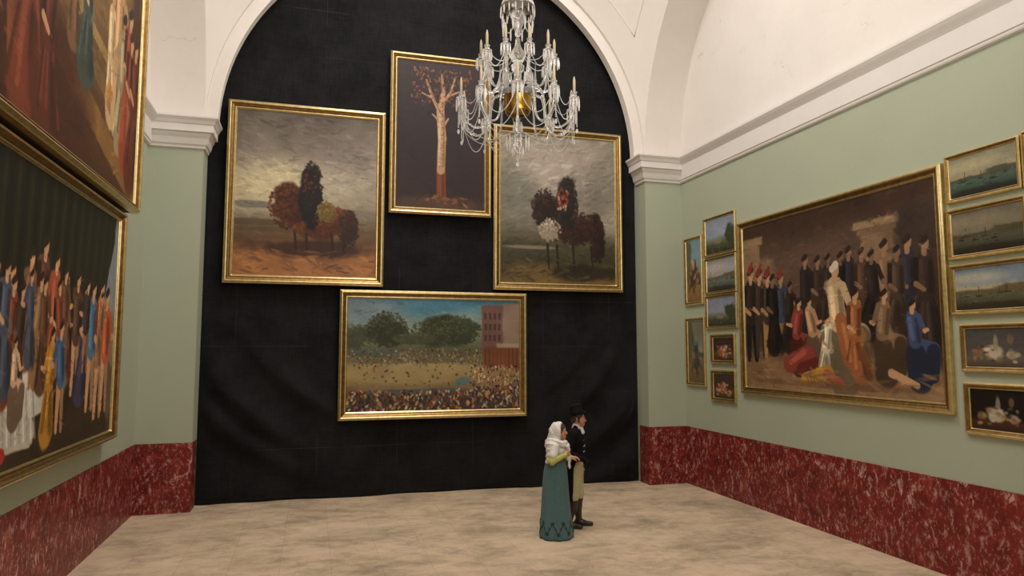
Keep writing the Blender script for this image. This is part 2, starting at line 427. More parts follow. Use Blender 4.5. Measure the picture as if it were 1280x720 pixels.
class Paint:
    """a painter working in 0..1 coordinates from the top left, colours in sRGB"""
    def __init__(s, w, h, seed):
        s.w, s.h = w, h; s.seed = seed; s.rng = np.random.RandomState(seed)
        s.x, s.y = np.meshgrid((np.arange(w) + .5) / w, (np.arange(h) + .5) / h)
        s.im = np.zeros((h, w, 3)); s.n1 = fbm(h, w, 4, seed + 1, 5); s.n2 = fbm(h, w, 9, seed + 2, 4); s.asp = h / w
    def grad(s, stops):
        ys = s.y + (s.n1 - .5) * .10
        for c in range(3): s.im[..., c] = np.interp(ys, [p for p, _ in stops], [q[c] for _, q in stops])
        return s
    def lay(s, a, c):
        s.im += (np.array(c, float) - s.im) * np.clip(a, 0, 1)[..., None]; return s
    def blob(s, x, y, rx, ry, c, a=1., soft=.25, rough=.5, rot=0):
        dx, dy = s.x - x, (s.y - y); co, si = math.cos(rot), math.sin(rot)
        u = (dx * co + dy * si) / rx; v = (-dx * si + dy * co) / ry
        d = np.sqrt(u * u + v * v) + (s.n2 - .5) * rough + (s.n1 - .5) * rough
        return s.lay(a * np.clip((1 - d) / soft + .5, 0, 1), c)
    def rect(s, x0, y0, x1, y1, c, a=1., soft=.01, slant=0.):
        xx = s.x + slant * (s.y - y0) + (s.n2 - .5) * .012
        m = np.clip((xx - x0) / soft + .5, 0, 1) * np.clip((x1 - xx) / soft + .5, 0, 1) * np.clip((s.y - y0) / soft + .5, 0, 1) * np.clip((y1 - s.y) / soft + .5, 0, 1)
        return s.lay(a * m, c)
    def dabs(s, n, box, pal, rx=(.01, .03), ry=(.02, .06), a=.9, soft=.4):
        x0, y0, x1, y1 = box
        for i in range(n):
            c = np.array(pal[s.rng.randint(len(pal))], float) * s.rng.uniform(.75, 1.15)
            cx, cy = s.rng.uniform(x0, x1), s.rng.uniform(y0, y1); a_, b_ = s.rng.uniform(*rx), s.rng.uniform(*ry); ro = s.rng.normal(0, .35)
            R = max(a_, b_) * 1.8
            i0, i1 = int(max(0, (cx - R) * s.w)), int(min(s.w, (cx + R) * s.w + 1)); j0, j1 = int(max(0, (cy - R) * s.h)), int(min(s.h, (cy + R) * s.h + 1))
            if i1 <= i0 or j1 <= j0: continue
            X = s.x[j0:j1, i0:i1] - cx; Y = s.y[j0:j1, i0:i1] - cy
            co, si = math.cos(ro), math.sin(ro)
            d = np.sqrt(((X * co + Y * si) / a_) ** 2 + ((-X * si + Y * co) / b_) ** 2) + (s.n2[j0:j1, i0:i1] - .5) * .8
            m = (a * np.clip((1 - d) / soft + .5, 0, 1))[..., None]
            s.im[j0:j1, i0:i1] += (c - s.im[j0:j1, i0:i1]) * m
        return s
    def cap(s, x0, y0, x1, y1, r0, r1, c, a=1., soft=.12, rough=.25):
        """tapered stroke; radii in picture heights"""
        k = 1 / s.asp; ax, ay, bx, by = x0 * k, y0, x1 * k, y1
        R = max(r0, r1) * 1.5 + .01
        i0, i1 = int(max(0, (min(x0, x1) - R * s.asp) * s.w)), int(min(s.w, (max(x0, x1) + R * s.asp) * s.w + 2)); j0, j1 = int(max(0, (min(y0, y1) - R) * s.h)), int(min(s.h, (max(y0, y1) + R) * s.h + 2))
        if i1 <= i0 or j1 <= j0: return s
        X = s.x[j0:j1, i0:i1] * k; Y = s.y[j0:j1, i0:i1]
        L = max((bx - ax) ** 2 + (by - ay) ** 2, 1e-9); t = np.clip(((X - ax) * (bx - ax) + (Y - ay) * (by - ay)) / L, 0, 1)
        r = r0 + (r1 - r0) * t
        d = np.hypot(X - ax - t * (bx - ax), Y - ay - t * (by - ay)) / r + (s.n2[j0:j1, i0:i1] - .5) * rough
        m = (a * np.clip((1 - d) / soft + .5, 0, 1))[..., None]
        s.im[j0:j1, i0:i1] += (np.array(c, float) - s.im[j0:j1, i0:i1]) * m
        return s
    def fig(s, x, y, h, robe, skin=(186, 146, 110), arm=0., lean=0., legs=None, hair=(44, 32, 26), sit=False):
        """a plain anonymous robed person, feet at (x, y)"""
        q = s.asp; dk = tuple(v * .55 for v in robe); lt = tuple(min(255, v * 1.3 + 8) for v in robe); X = lambda d: x + d * h * q
        if sit:
            s.cap(X(.02), y - .40 * h, X(.26), y - .36 * h, .12 * h, .10 * h, robe).cap(X(.26), y - .34 * h, X(.24), y - .04 * h, .10 * h, .09 * h, dk).cap(X(.0), y - .30 * h, X(.05), y - .02 * h, .15 * h, .19 * h, dk)
        elif legs:
            s.cap(X(-.04), y - .48 * h, X(-.06), y - .02 * h, .055 * h, .03 * h, legs).cap(X(.04), y - .48 * h, X(.07), y - .02 * h, .055 * h, .03 * h, tuple(v * .8 for v in legs))
        else:
            w_ = s.rng.uniform(.12, .22); o_ = s.rng.uniform(-.08, .08)
            s.cap(X(0), y - .52 * h, X(o_), y - .04 * h, .09 * h, w_ * h, robe, .95, .2, .4)
            for o in (-.10, -.05, 0, .05, .10): s.cap(X(o * .5), y - .50 * h, X(o_ + o * 1.5 + s.rng.normal(0, .03)), y - s.rng.uniform(.0, .2) * h, .008 * h, .020 * h, dk if s.rng.rand() < .55 else lt, .65, .6)
            s.cap(X(o_ + .08), y - .3 * h, X(o_ + .12), y - .02 * h, .05 * h, .07 * h, dk, .6, .7)
        if s.rng.rand() < .5:
            s.cap(X(lean - .08), y - .80 * h, X(.10), y - .45 * h, .05 * h, .07 * h, tuple(.5 * v + .5 * u for v, u in zip(robe, (150, 120, 90))), .8, .4, .5)
        l = lean
        s.cap(X(0), y - .48 * h, X(l), y - .78 * h, .10 * h, .095 * h, robe).cap(X(-.04), y - .50 * h, X(l - .05), y - .76 * h, .03 * h, .03 * h, lt, .7, .6).cap(X(.06), y - .48 * h, X(l + .06), y - .74 * h, .03 * h, .03 * h, dk, .7, .6)
        s.cap(X(l), y - .84 * h, X(l), y - .88 * h, .03 * h, .03 * h, skin).cap(X(l + .01), y - .915 * h, X(l + .01), y - .945 * h, .045 * h, .048 * h, skin).cap(X(l - .03), y - .94 * h, X(l + .02), y - .975 * h, .03 * h, .035 * h, hair)
        if arm:
            e = .16 if arm > 0 else -.16
            s.cap(X(l + e * .6), y - .78 * h, X(l + e * 1.1), y - .60 * h, .04 * h, .034 * h, robe).cap(X(l + e * 1.1), y - .60 * h, X(l + e * 1.1 + arm * .16), y - (.60 + abs(arm) * .04) * h, .030 * h, .022 * h, skin)
        else:
            s.cap(X(l - .10), y - .78 * h, X(l - .11), y - .56 * h, .036 * h, .03 * h, dk).cap(X(l - .11), y - .56 * h, X(l - .02), y - .50 * h, .028 * h, .02 * h, skin)
        return s
    def brush(s, n=900, r=(.006, .018), amt=.22, ang=None):
        """visible brushwork: dabs of the colour already there, a little lighter or darker"""
        for i in range(n):
            cx, cy = s.rng.rand(), s.rng.rand(); c = s.im[min(s.h - 1, int(cy * s.h)), min(s.w - 1, int(cx * s.w))] * s.rng.uniform(1 - amt, 1 + amt)
            a = s.rng.normal(0, .5) if ang is None else s.rng.normal(ang, .3); L = s.rng.uniform(.01, .035); q = s.asp
            s.cap(cx - math.cos(a) * L * q, cy - math.sin(a) * L, cx + math.cos(a) * L * q, cy + math.sin(a) * L, s.rng.uniform(*r) * .6, s.rng.uniform(*r) * .3, c, .55, .8)
        return s
    def foliage(s, x, y, rx, ry, dark, light, n=160, r=.012):
        s.blob(x, y, rx * .9, ry * .9, dark, .95, .35, .9)
        for i in range(n):
            a = s.rng.uniform(0, 2 * PI); d = math.sqrt(s.rng.rand()) * 1.05; cx, cy = x + rx * d * math.cos(a), y + ry * d * math.sin(a)
            f = s.rng.rand() * np.clip(.6 - (cy - y) / ry * .4 - (cx - x) / rx * .3, 0.05, 1)
            c = tuple(dark[k] + (light[k] - dark[k]) * f for k in range(3))
            s.cap(cx, cy, cx + s.rng.normal(0, .006), cy + s.rng.normal(0, .006), r * s.rng.uniform(.5, 1.1), r * .4, c, .8, .4)
        return s
    def tone(s, amt=.16):
        s.im *= (1 + (s.n2 - .5) * amt + (s.n1 - .5) * amt + s.rng.normal(0, .025, (s.h, s.w)))[..., None]
        s.im = np.clip(s.im, 0, 255); return s

FIG = [(150, 105, 75), (190, 150, 115), (120, 50, 40), (60, 60, 85), (70, 50, 38), (170, 125, 60), (40, 32, 30), (200, 185, 160)]
def p_pale_mound(w, h):
    p = Paint(w, h, 11)
    p.grad([(0, (92, 83, 74)), (.2, (118, 108, 98)), (.42, (150, 140, 124)), (.56, (150, 138, 116)), (.62, (122, 112, 98)), (.70, (106, 90, 66)), (.80, (92, 66, 44)), (.88, (142, 96, 60)), (1, (160, 108, 66))])
    p.blob(.30, .46, .34, .15, (204, 190, 152), .85, 1.0, .5).blob(.75, .42, .25, .10, (165, 155, 136), .6, .9, .5).blob(.15, .575, .3, .02, (96, 92, 88), .7, .4).blob(.75, .60, .3, .02, (110, 104, 94), .6, .5)
    p.brush(900, ang=0.1)
    p.blob(.2, .68, .25, .02, (80, 70, 50), .8, .4).blob(.55, .83, .40, .05, (58, 38, 30), .9, .5).blob(.5, .72, .45, .02, (84, 64, 42), .7, .4)
    # an autumn thicket with one dark cypress
    p.foliage(.60, .66, .25, .10, (70, 36, 22), (150, 84, 44), 420, .012).foliage(.36, .58, .12, .13, (58, 30, 22), (128, 70, 38), 260, .011).foliage(.80, .70, .07, .11, (42, 28, 22), (86, 54, 32), 140, .011)
    p.foliage(.53, .50, .075, .20, (22, 19, 18), (54, 46, 38), 300, .010).foliage(.64, .60, .07, .06, (96, 76, 40), (158, 132, 70), 90, .008)
    p.dabs(14, (.47, .37, .56, .50), [(140, 60, 46), (110, 44, 36)], (.006, .012), (.006, .012), .7)
    for x in (.42, .50, .68, .76): p.cap(x, .74, x + .01, .85, .008, .006, (44, 28, 22), .9)
    p.dabs(60, (.0, .84, 1, .98), [(164, 112, 70), (130, 86, 54), (100, 66, 44)], (.02, .06), (.004, .010), .6)
    return p.tone(.18)
def p_dark_pale_trunk(w, h):
    p = Paint(w, h, 23)
    p.grad([(0, (46, 36, 38)), (.5, (44, 34, 38)), (.85, (48, 36, 38)), (1, (52, 40, 34))])
    p.brush(500, amt=.15)
    # a pale birch standing on brown ground
    p.cap(.51, .96, .50, .62, .032, .026, (120, 64, 36)).cap(.53, .96, .52, .62, .012, .010, (84, 44, 28), .8, .5)
    p.cap(.50, .74, .51, .52, .026, .028, (166, 132, 100)).cap(.51, .52, .49, .34, .028, .026, (176, 146, 112)).cap(.49, .34, .52, .20, .024, .014, (168, 136, 104)).cap(.52, .20, .50, .08, .012, .006, (150, 120, 92))
    for x0, y0, x1, y1, r in ((.50, .36, .40, .25, .015), (.40, .25, .33, .13, .010), (.50, .30, .60, .20, .014), (.60, .20, .66, .09, .008), (.40, .25, .28, .22, .008), (.57, .23, .70, .19, .008), (.51, .46, .58, .38, .009), (.50, .42, .40, .36, .008)):
        p.cap(x0, y0, x1, y1, r, r * .55, (168, 134, 102)).cap(x0 + .01, y0 + .004, x1 + .006, y1 + .004, r * .35, r * .2, (112, 84, 64), .7, .5)
    for i in range(60):
        y = p.rng.uniform(.26, .74); sd = p.rng.choice([-1, 1]); x = .502 + sd * p.rng.uniform(.010, .034); p.cap(x, y, x - sd * .012, y + p.rng.normal(0, .003), .0035, .0015, (92, 68, 52), .75, .6)
    p.cap(.478, .70, .482, .36, .007, .008, (208, 182, 150), .6, .7).cap(.535, .70, .53, .36, .008, .008, (120, 90, 68), .6, .7)
    p.dabs(260, (.16, .04, .84, .30), [(104, 62, 38), (150, 86, 48), (76, 48, 34), (128, 80, 50)], (.006, .014), (.004, .010), .75)
    p.blob(.5, .97, .48, .055, (78, 58, 44), .9, .4).dabs(30, (.25, .91, .80, .97), [(120, 70, 44), (60, 40, 30), (140, 96, 70)], (.02, .06), (.005, .012), .8)
    return p.tone(.16)
def p_storm_mound(w, h):
    p = Paint(w, h, 31)
    p.grad([(0, (134, 128, 114)), (.3, (150, 140, 128)), (.5, (128, 118, 106)), (.63, (104, 98, 82)), (.72, (74, 68, 50)), (.85, (58, 54, 36)), (.92, (92, 74, 42)), (1, (104, 84, 46))])
    p.blob(.08, .4, .22, .2, (104, 104, 92), .7, .8).blob(.85, .35, .2, .25, (112, 106, 94), .6, .8).blob(.45, .22, .25, .12, (174, 160, 150), .6, 1.0).blob(.95, .58, .12, .10, (168, 158, 140), .5, .8).blob(.75, .12, .12, .10, (160, 148, 134), .5, .9)
    p.brush(900, ang=-.3)
    p.blob(.25, .76, .22, .012, (140, 132, 110), .7, .4).blob(.1, .68, .2, .015, (92, 84, 62), .7, .4).blob(.72, .92, .35, .05, (38, 32, 22), .85, .5)
    p.foliage(.64, .62, .24, .11, (40, 25, 20), (92, 58, 40), 420, .012).foliage(.38, .50, .11, .13, (32, 22, 20), (76, 52, 40), 240, .011).foliage(.84, .70, .06, .15, (34, 22, 18), (70, 46, 34), 140, .011)
    p.foliage(.42, .64, .09, .07, (130, 116, 100), (206, 192, 172), 130, .009)
    p.foliage(.57, .46, .09, .17, (28, 24, 22), (62, 54, 46), 300, .010).dabs(40, (.49, .36, .58, .50), [(158, 66, 50), (120, 50, 40), (178, 150, 120)], (.005, .012), (.008, .018), .8)
    for x in (.40, .48, .62, .78): p.cap(x, .74, x + .012, .90, .009, .006, (36, 25, 20), .9)
    p.dabs(70, (0, .80, 1, .98), [(70, 66, 42), (96, 78, 46), (46, 42, 28)], (.02, .06), (.004, .010), .6)
    return p.tone(.18)
def p_fairground(w, h):
    p = Paint(w, h, 41)
    p.grad([(0, (70, 112, 132)), (.15, (96, 130, 136)), (.28, (128, 136, 124)), (.36, (100, 104, 80)), (.48, (92, 88, 62)), (.6, (134, 116, 78)), (.78, (128, 108, 72)), (.86, (84, 66, 48)), (1, (66, 50, 38))])
    p.blob(.12, .1, .2, .10, (120, 128, 134), .7, .8).blob(.5, .07, .2, .08, (70, 126, 150), .6, .8).blob(.62, .18, .15, .06, (150, 152, 142), .5, .9)
    p.brush(900)
    p.foliage(.04, .34, .10, .10, (62, 68, 50), (100, 104, 80), 160, .012).foliage(.22, .28, .12, .15, (44, 48, 32), (92, 94, 64), 300, .012).foliage(.50, .30, .14, .12, (48, 54, 36), (94, 100, 70), 260, .012).foliage(.64, .28, .12, .13, (48, 54, 36), (96, 100, 70), 260, .012).foliage(.38, .36, .12, .05, (66, 70, 48), (104, 106, 80), 120, .01)
    p.rect(.77, .05, .90, .52, (108, 78, 70), 1, .01).rect(.90, .03, 1.0, .45, (132, 112, 96), 1, .01).rect(.78, .43, 1., .62, (112, 62, 40), .9, .02).rect(.86, .40, 1., .44, (160, 144, 116), .8, .01)
    for i in range(4):
        for k in range(3): p.rect(.785 + .028 * i, .12 + .10 * k, .80 + .028 * i, .18 + .10 * k, (66, 46, 46), .85, .006)
    for i in range(9): p.cap(.79 + .024 * i, .45, .79 + .024 * i, .61, .004, .004, (84, 44, 30), .8)
    p.blob(.35, .66, .44, .10, (158, 138, 94), .9, .4, .3).blob(.32, .56, .42, .02, (104, 92, 64), .8, .4).blob(.1, .47, .2, .025, (70, 92, 92), .6, .5)
    p.dabs(380, (0, .45, .78, .60), [(70, 90, 96), (150, 126, 96), (110, 70, 54), (60, 54, 44), (170, 156, 130)], (.002, .005), (.005, .012), .85)
    p.dabs(60, (.05, .60, .72, .78), [(150, 100, 66), (90, 60, 40), (70, 60, 50), (176, 150, 110)], (.003, .008), (.006, .014), .8)
    p.blob(.42, .82, .30, .015, (58, 86, 104), .8, .4).blob(.66, .74, .05, .03, (70, 110, 130), .6, .5, .6, -.5)
    p.dabs(900, (0, .82, 1, 1), FIG + [(58, 84, 96), (80, 64, 50), (60, 50, 40)], (.003, .008), (.008, .024), .9).dabs(300, (.70, .60, 1, .85), FIG, (.003, .007), (.008, .02), .85)
    return p.tone(.18)
def p_dark_hall(w, h):
    p = Paint(w, h, 53)
    p.grad([(0, (62, 46, 36)), (.2, (78, 60, 48)), (.5, (84, 64, 50)), (.75, (78, 58, 42)), (.84, (128, 98, 70)), (1, (140, 110, 80))])
    p.blob(.45, .35, .30, .14, (100, 78, 64), .8, .8).rect(0, 0, 1, .10, (58, 40, 30), .8, .08)
    p.rect(0, .10, .12, .6, (132, 106, 78), .9, .01).rect(0, .08, .14, .13, (140, 114, 86), .9, .01).rect(.10, .22, .20, .75, (150, 122, 92), .7, .05, -.15)
    p.rect(.66, .13, .86, .17, (144, 118, 88), 1, .008).rect(.675, .17, .845, .20, (120, 94, 70), 1, .008).rect(.69, .20, .83, .62, (134, 108, 80), 1, .01).rect(.79, .20, .83, .62, (108, 84, 62), .8, .03).rect(.85, .10, 1, .85, (58, 46, 40), .9, .03)
    p.brush(1100)
    dark, blue, tan, red, orange, pale, gold_ = (40, 31, 31), (56, 66, 88), (160, 124, 76), (132, 60, 50), (146, 90, 54), (188, 162, 124), (178, 132, 58)
    SK = (186, 144, 108)
    for x, y, hh, c, lg in ((.05, .84, .58, dark, (34, 28, 28)), (.11, .82, .54, (56, 44, 38), (60, 50, 44)), (.165, .82, .52, (60, 52, 42), tan), (.25, .80, .48, blue, tan)):
        p.fig(x, y, hh, c, SK, .5 if x > .2 else 0, 0, lg).cap(x - .004, y - hh * .97, x + .012, y - hh * 1.04, .022, .012, (128, 50, 42))
    for x, y, hh, c, a in ((.40, .70, .46, (40, 34, 38), .4), (.47, .68, .42, (66, 50, 44), 0), (.63, .66, .42, (46, 42, 56), -.6), (.69, .66, .40, (100, 70, 52), 0), (.79, .70, .46, (150, 118, 88), -.4), (.885, .72, .48, (50, 48, 64), 0), (.95, .74, .48, (62, 48, 44), 0)):
        p.fig(x, y, hh, tuple(.85 * v for v in c), (150, 116, 88), a)
    p.blob(.5, .45, .6, .2, (70, 52, 42), .25, 1.0)
    for x, y, hh, c in ((.30, .74, .36, (60, 46, 40)), (.525, .66, .40, (70, 54, 46)), (.58, .66, .40, (44, 36, 38)), (.74, .68, .40, (56, 44, 40)), (.84, .70, .42, (96, 76, 60)), (.205, .78, .46, (44, 36, 34))):
        p.fig(x, y, hh, tuple(.7 * v for v in c), (116, 88, 68), p.rng.choice([0, .4, -.4]), p.rng.normal(0, .02))
    p.fig(.34, .86, .38, red, SK, -.6, .06, sit=True).fig(.43, .84, .36, (170, 132, 100), SK, .5, -.06, sit=True)
    p.cap(.29, .85, .40, .80, .05, .06, red).cap(.30, .84, .38, .78, .014, .02, (178, 92, 78), .8, .5).cap(.36, .88, .44, .84, .04, .03, (96, 40, 36))
    p.fig(.565, .91, .60, pale, SK, .6, -.02, hair=(204, 192, 170), sit=True).cap(.58, .62, .63, .80, .045, .075, orange).cap(.59, .64, .62, .82, .012, .016, (186, 124, 76), .7, .5).fig(.645, .90, .44, orange, SK, 0, .02).fig(.50, .92, .34, (206, 190, 160), SK, 0, .05)
    p.fig(.77, .88, .40, (124, 98, 72), SK, -.3, .04, sit=True).fig(.90, .90, .36, (66, 76, 106), SK, .3, -.03, sit=True)
    p.cap(.38, .93, .50, .90, .035, .05, gold_).cap(.50, .90, .58, .95, .03, .02, (160, 84, 60)).cap(.80, .88, .90, .93, .022, .014, SK)
    for i in range(8): p.cap(.39 + .016 * i, .91, .40 + .018 * i, .95, .004, .006, (130, 90, 40), .7)
    p.blob(.5, .955, .42, .02, (96, 70, 50), .6, .6).dabs(40, (.0, .88, 1, .99), [(150, 118, 86), (110, 82, 58), (166, 134, 100)], (.02, .06), (.003, .008), .5)
    p.brush(500, (.004, .010), .2)
    return p.tone(.18)
def p_brown_steps(w, h):
    p = Paint(w, h, 61)
    p.grad([(0, (88, 60, 34)), (.4, (104, 74, 42)), (.8, (84, 52, 28)), (1, (66, 38, 22))])
    p.blob(.5, .30, .6, .28, (118, 90, 52), .8, .8).rect(.30, .50, .95, .72, (96, 72, 42), .9, .05)
    p.cap(.30, .50, 1.0, .66, .022, .022, (140, 112, 68)).cap(.30, .58, 1.0, .80, .03, .03, (112, 84, 48)).cap(.35, .74, 1.02, .98, .05, .05, (124, 88, 46))
    p.blob(.96, .52, .08, .5, (54, 28, 18), .9, .5).blob(.25, .85, .3, .2, (58, 28, 18), .8, .6)
    p.brush(900, amt=.28)
    for x, y, hh, c, lg in ((.05, .90, .80, (140, 76, 42), (150, 88, 52)), (.16, .94, .62, (108, 52, 32), None), (.26, .96, .46, (84, 40, 26), None), (.40, .66, .34, (116, 84, 56), None), (.50, .70, .40, (60, 70, 64), None),
                            (.70, .76, .44, (196, 166, 124), None), (.765, .80, .62, (176, 136, 96), (190, 150, 108)), (.82, .84, .50, (150, 134, 100), None), (.875, .84, .56, (140, 60, 38), None), (.92, .86, .50, (112, 48, 32), (150, 96, 64)), (.965, .88, .52, (90, 40, 28), None)):
        p.fig(x, y, hh, c, (186, 140, 98), p.rng.choice([0, .5, -.5]), p.rng.normal(0, .02), lg)
    p.foliage(.70, .70, .03, .05, (150, 104, 50), (200, 150, 80), 40, .01)
    p.brush(500, (.004, .010), .25)
    return p.tone(.2)
def p_dark_tent(w, h):
    p = Paint(w, h, 71)
    p.grad([(0, (24, 26, 20)), (.3, (30, 32, 24)), (.55, (34, 30, 24)), (.75, (44, 32, 24)), (.9, (62, 46, 32)), (1, (56, 44, 32))])
    for i in range(26): p.cap(.03 + .036 * i, 0, .028 + .034 * i, .46, .012, .010, ((42, 50, 30) if i % 2 else (17, 19, 17)), .6, .7)
    p.cap(1.0, -.02, .90, .52, .0, .09, (122, 128, 132)).cap(1.02, .0, 1.0, .6, .08, .10, (126, 130, 132)).blob(.97, .72, .04, .25, (120, 104, 84), .7, .5)
    p.brush(700, amt=.25, ang=1.5)
    SK = (196, 148, 108)
    for x, y, hh, c, lg, a in ((.03, .90, .56, (150, 60, 34), None, 0), (.12, .84, .50, (118, 74, 52), None, .4), (.20, .78, .44, (70, 54, 44), None, 0), (.30, .74, .46, (120, 84, 60), None, .5), (.38, .72, .50, (96, 60, 44), SK, 0), (.46, .74, .48, (150, 78, 52), None, -.5), (.54, .76, .44, (70, 92, 60), None, 0), (.63, .80, .50, (84, 58, 46), SK, .4),
                               (.70, .80, .46, (64, 58, 84), None, 0), (.77, .88, .56, (74, 108, 136), SK, -.4), (.85, .92, .62, (204, 112, 78), SK, 0), (.91, .90, .56, (180, 90, 56), SK, .5)):
        p.fig(x, y, hh, c, SK, a, 0, lg)
    # a white-draped couch with attendants
    p.cap(.16, .80, .40, .76, .09, .08, (204, 196, 180)).cap(.18, .88, .34, .90, .07, .05, (182, 174, 158))
    for i in range(10): p.cap(.17 + .02 * i, .76, .18 + .022 * i, .92, .006, .008, (150, 144, 132) if i % 2 else (226, 220, 206), .7, .6)
    for i in range(16):
        p.fig(p.rng.uniform(.02, .92), p.rng.uniform(.66, .78), p.rng.uniform(.30, .40), ((96, 64, 46), (60, 48, 40), (120, 60, 42), (70, 76, 90), (140, 104, 72))[i % 5], SK, p.rng.choice([0, .4, -.4]), p.rng.normal(0, .04), None if i % 3 else (150, 108, 78))
    p.fig(.45, .92, .38, (184, 130, 50), SK, -.5, .04).fig(.53, .93, .42, (66, 92, 122), SK, -.5, -.04, SK).fig(.24, .84, .26, (196, 160, 128), SK, .5, 0, sit=True).cap(.10, .92, .20, .95, .035, .025, (164, 52, 44)).cap(.04, .86, .07, .98, .07, .06, (88, 32, 26))
    p.brush(500, (.004, .010), .22)
    return p.tone(.18)
def p_harbour(seed, sky, low, land, water):
    def f(w, h):
        p = Paint(w, h, seed)
        p.grad([(0, sky), (.35, tuple(min(255, c * 1.12) for c in sky)), (.52, low), (.56, land), (.66, water), (1, tuple(c * .55 for c in water))])
        p.blob(.3, .25, .4, .12, tuple(min(255, c * 1.25) for c in low), .5, .9).blob(.8, .52, .25, .07, land, .9, .4).blob(.5, .92, .6, .09, tuple(c * .5 for c in land), .8, .6)
        p.dabs(26, (.05, .58, .95, .86), [tuple(c * .45 for c in land), tuple(c * .8 for c in low), tuple(c * .7 for c in water)], (.01, .04), (.006, .014), .6)
        for i in range(5):
            x = p.rng.uniform(.1, .95); y = p.rng.uniform(.60, .72); p.cap(x, y, x + p.rng.normal(0, .01), y - p.rng.uniform(.12, .30), .006, .003, tuple(c * .5 for c in land), .7).cap(x - .04, y, x + .04, y, .014, .012, tuple(c * .45 for c in land), .8)
        p.brush(160)
        return p.tone(.14)
    return f
def p_green_shore(seed, sky):
    def f(w, h):
        p = Paint(w, h, seed)
        p.grad([(0, sky), (.5, tuple(min(255, c * 1.12) for c in sky)), (.62, (110, 116, 104)), (.75, (72, 76, 54)), (1, (44, 48, 32))])
        p.blob(.85, .52, .18, .26, (52, 58, 36), .9, .4, .8).blob(.45, .66, .12, .09, (134, 118, 92), .8, .4).dabs(24, (.05, .70, .95, .95), [(36, 38, 26), (90, 88, 60), (110, 80, 60)], (.01, .04), (.015, .04), .7)
        return p.tone(.14)
    return f
def p_still(seed, bg, table):
    def f(w, h):
        p = Paint(w, h, seed)
        p.grad([(0, bg), (.7, tuple(c * 1.1 for c in bg)), (.78, table), (1, tuple(c * .7 for c in table))])
        p.blob(.48, .62, .16, .18, (186, 172, 150), .9, .4, .6).blob(.52, .38, .04, .20, (150, 140, 116), .8, .4).blob(.22, .66, .10, .10, (120, 96, 62), .9, .4).blob(.78, .68, .10, .10, (170, 158, 140), .8, .4).blob(.76, .30, .05, .12, (128, 100, 76), .7, .5)
        p.dabs(26, (.15, .45, .9, .85), [(150, 90, 50), (176, 140, 90), (110, 110, 70), (60, 44, 32), (196, 186, 166)], (.02, .06), (.02, .06), .65)
        return p.tone(.16)
    return f
def p_interior(seed, bg):
    def f(w, h):
        p = Paint(w, h, seed)
        p.grad([(0, bg), (.5, tuple(c * .85 for c in bg)), (.7, (96, 70, 46)), (1, (60, 42, 28))])
        p.blob(.42, .62, .22, .16, (150, 86, 54), .95, .4, .7).blob(.5, .45, .12, .12, (190, 160, 130), .8, .4, .7).dabs(36, (.15, .35, .85, .85), [(170, 100, 60), (196, 150, 110), (120, 60, 50), (80, 60, 46), (200, 180, 150)], (.03, .08), (.03, .08), .7)
        return p.tone(.16)
    return f
def p_upright(seed, sky, mass, ground, extra):
    def f(w, h):
        p = Paint(w, h, seed)
        p.grad([(0, sky), (.35, tuple(min(255, c * 1.1) for c in sky)), (.5, (140, 134, 110)), (.65, ground), (1, tuple(c * .8 for c in ground))])
        p.blob(.12, .3, .25, .36, (84, 78, 50), .85, .5, .8).blob(.5, .58, .22, .24, mass, .95, .35, .6).blob(.46, .40, .10, .08, extra, .9, .4).dabs(24, (.2, .42, .9, .85), [mass, extra, (150, 110, 70), (60, 46, 34)], (.05, .12), (.02, .06), .6)
        return p.tone(.14)
    return f

# ------------------------------------------------------------------ framed pictures
def frame_mesh(w, h, fw, dep, b=0.0):
    """mitred gilt moulding lying in XZ, front towards -Y, centre at origin; back at y = 0"""
    pr = [(0, 0), (0, -dep * .62), (fw * .06, -dep * .74), (fw * .14, -dep * .78), (fw * .20, -dep * .96), (fw * .30, -dep), (fw * .40, -dep * .95), (fw * .46, -dep * .78),
          (fw * .62, -dep * .66), (fw * .74, -dep * .52), (fw * .78, -dep * .60), (fw * .88, -dep * .60), (fw * .92, -dep * .46), (fw, -dep * .38), (fw, -dep * .30)]
    v = []; f = []; m = len(pr)
    for sx, sz in ((-1, -1), (1, -1), (1, 1), (-1, 1)):
        for i, y in pr: v.append((sx * (w / 2 - i), y, sz * (h / 2 - i)))
    for c in range(4):
        d = (c + 1) % 4
        for j in range(m - 1): f.append((c * m + j, d * m + j, d * m + j + 1, c * m + j + 1))
    return v, f

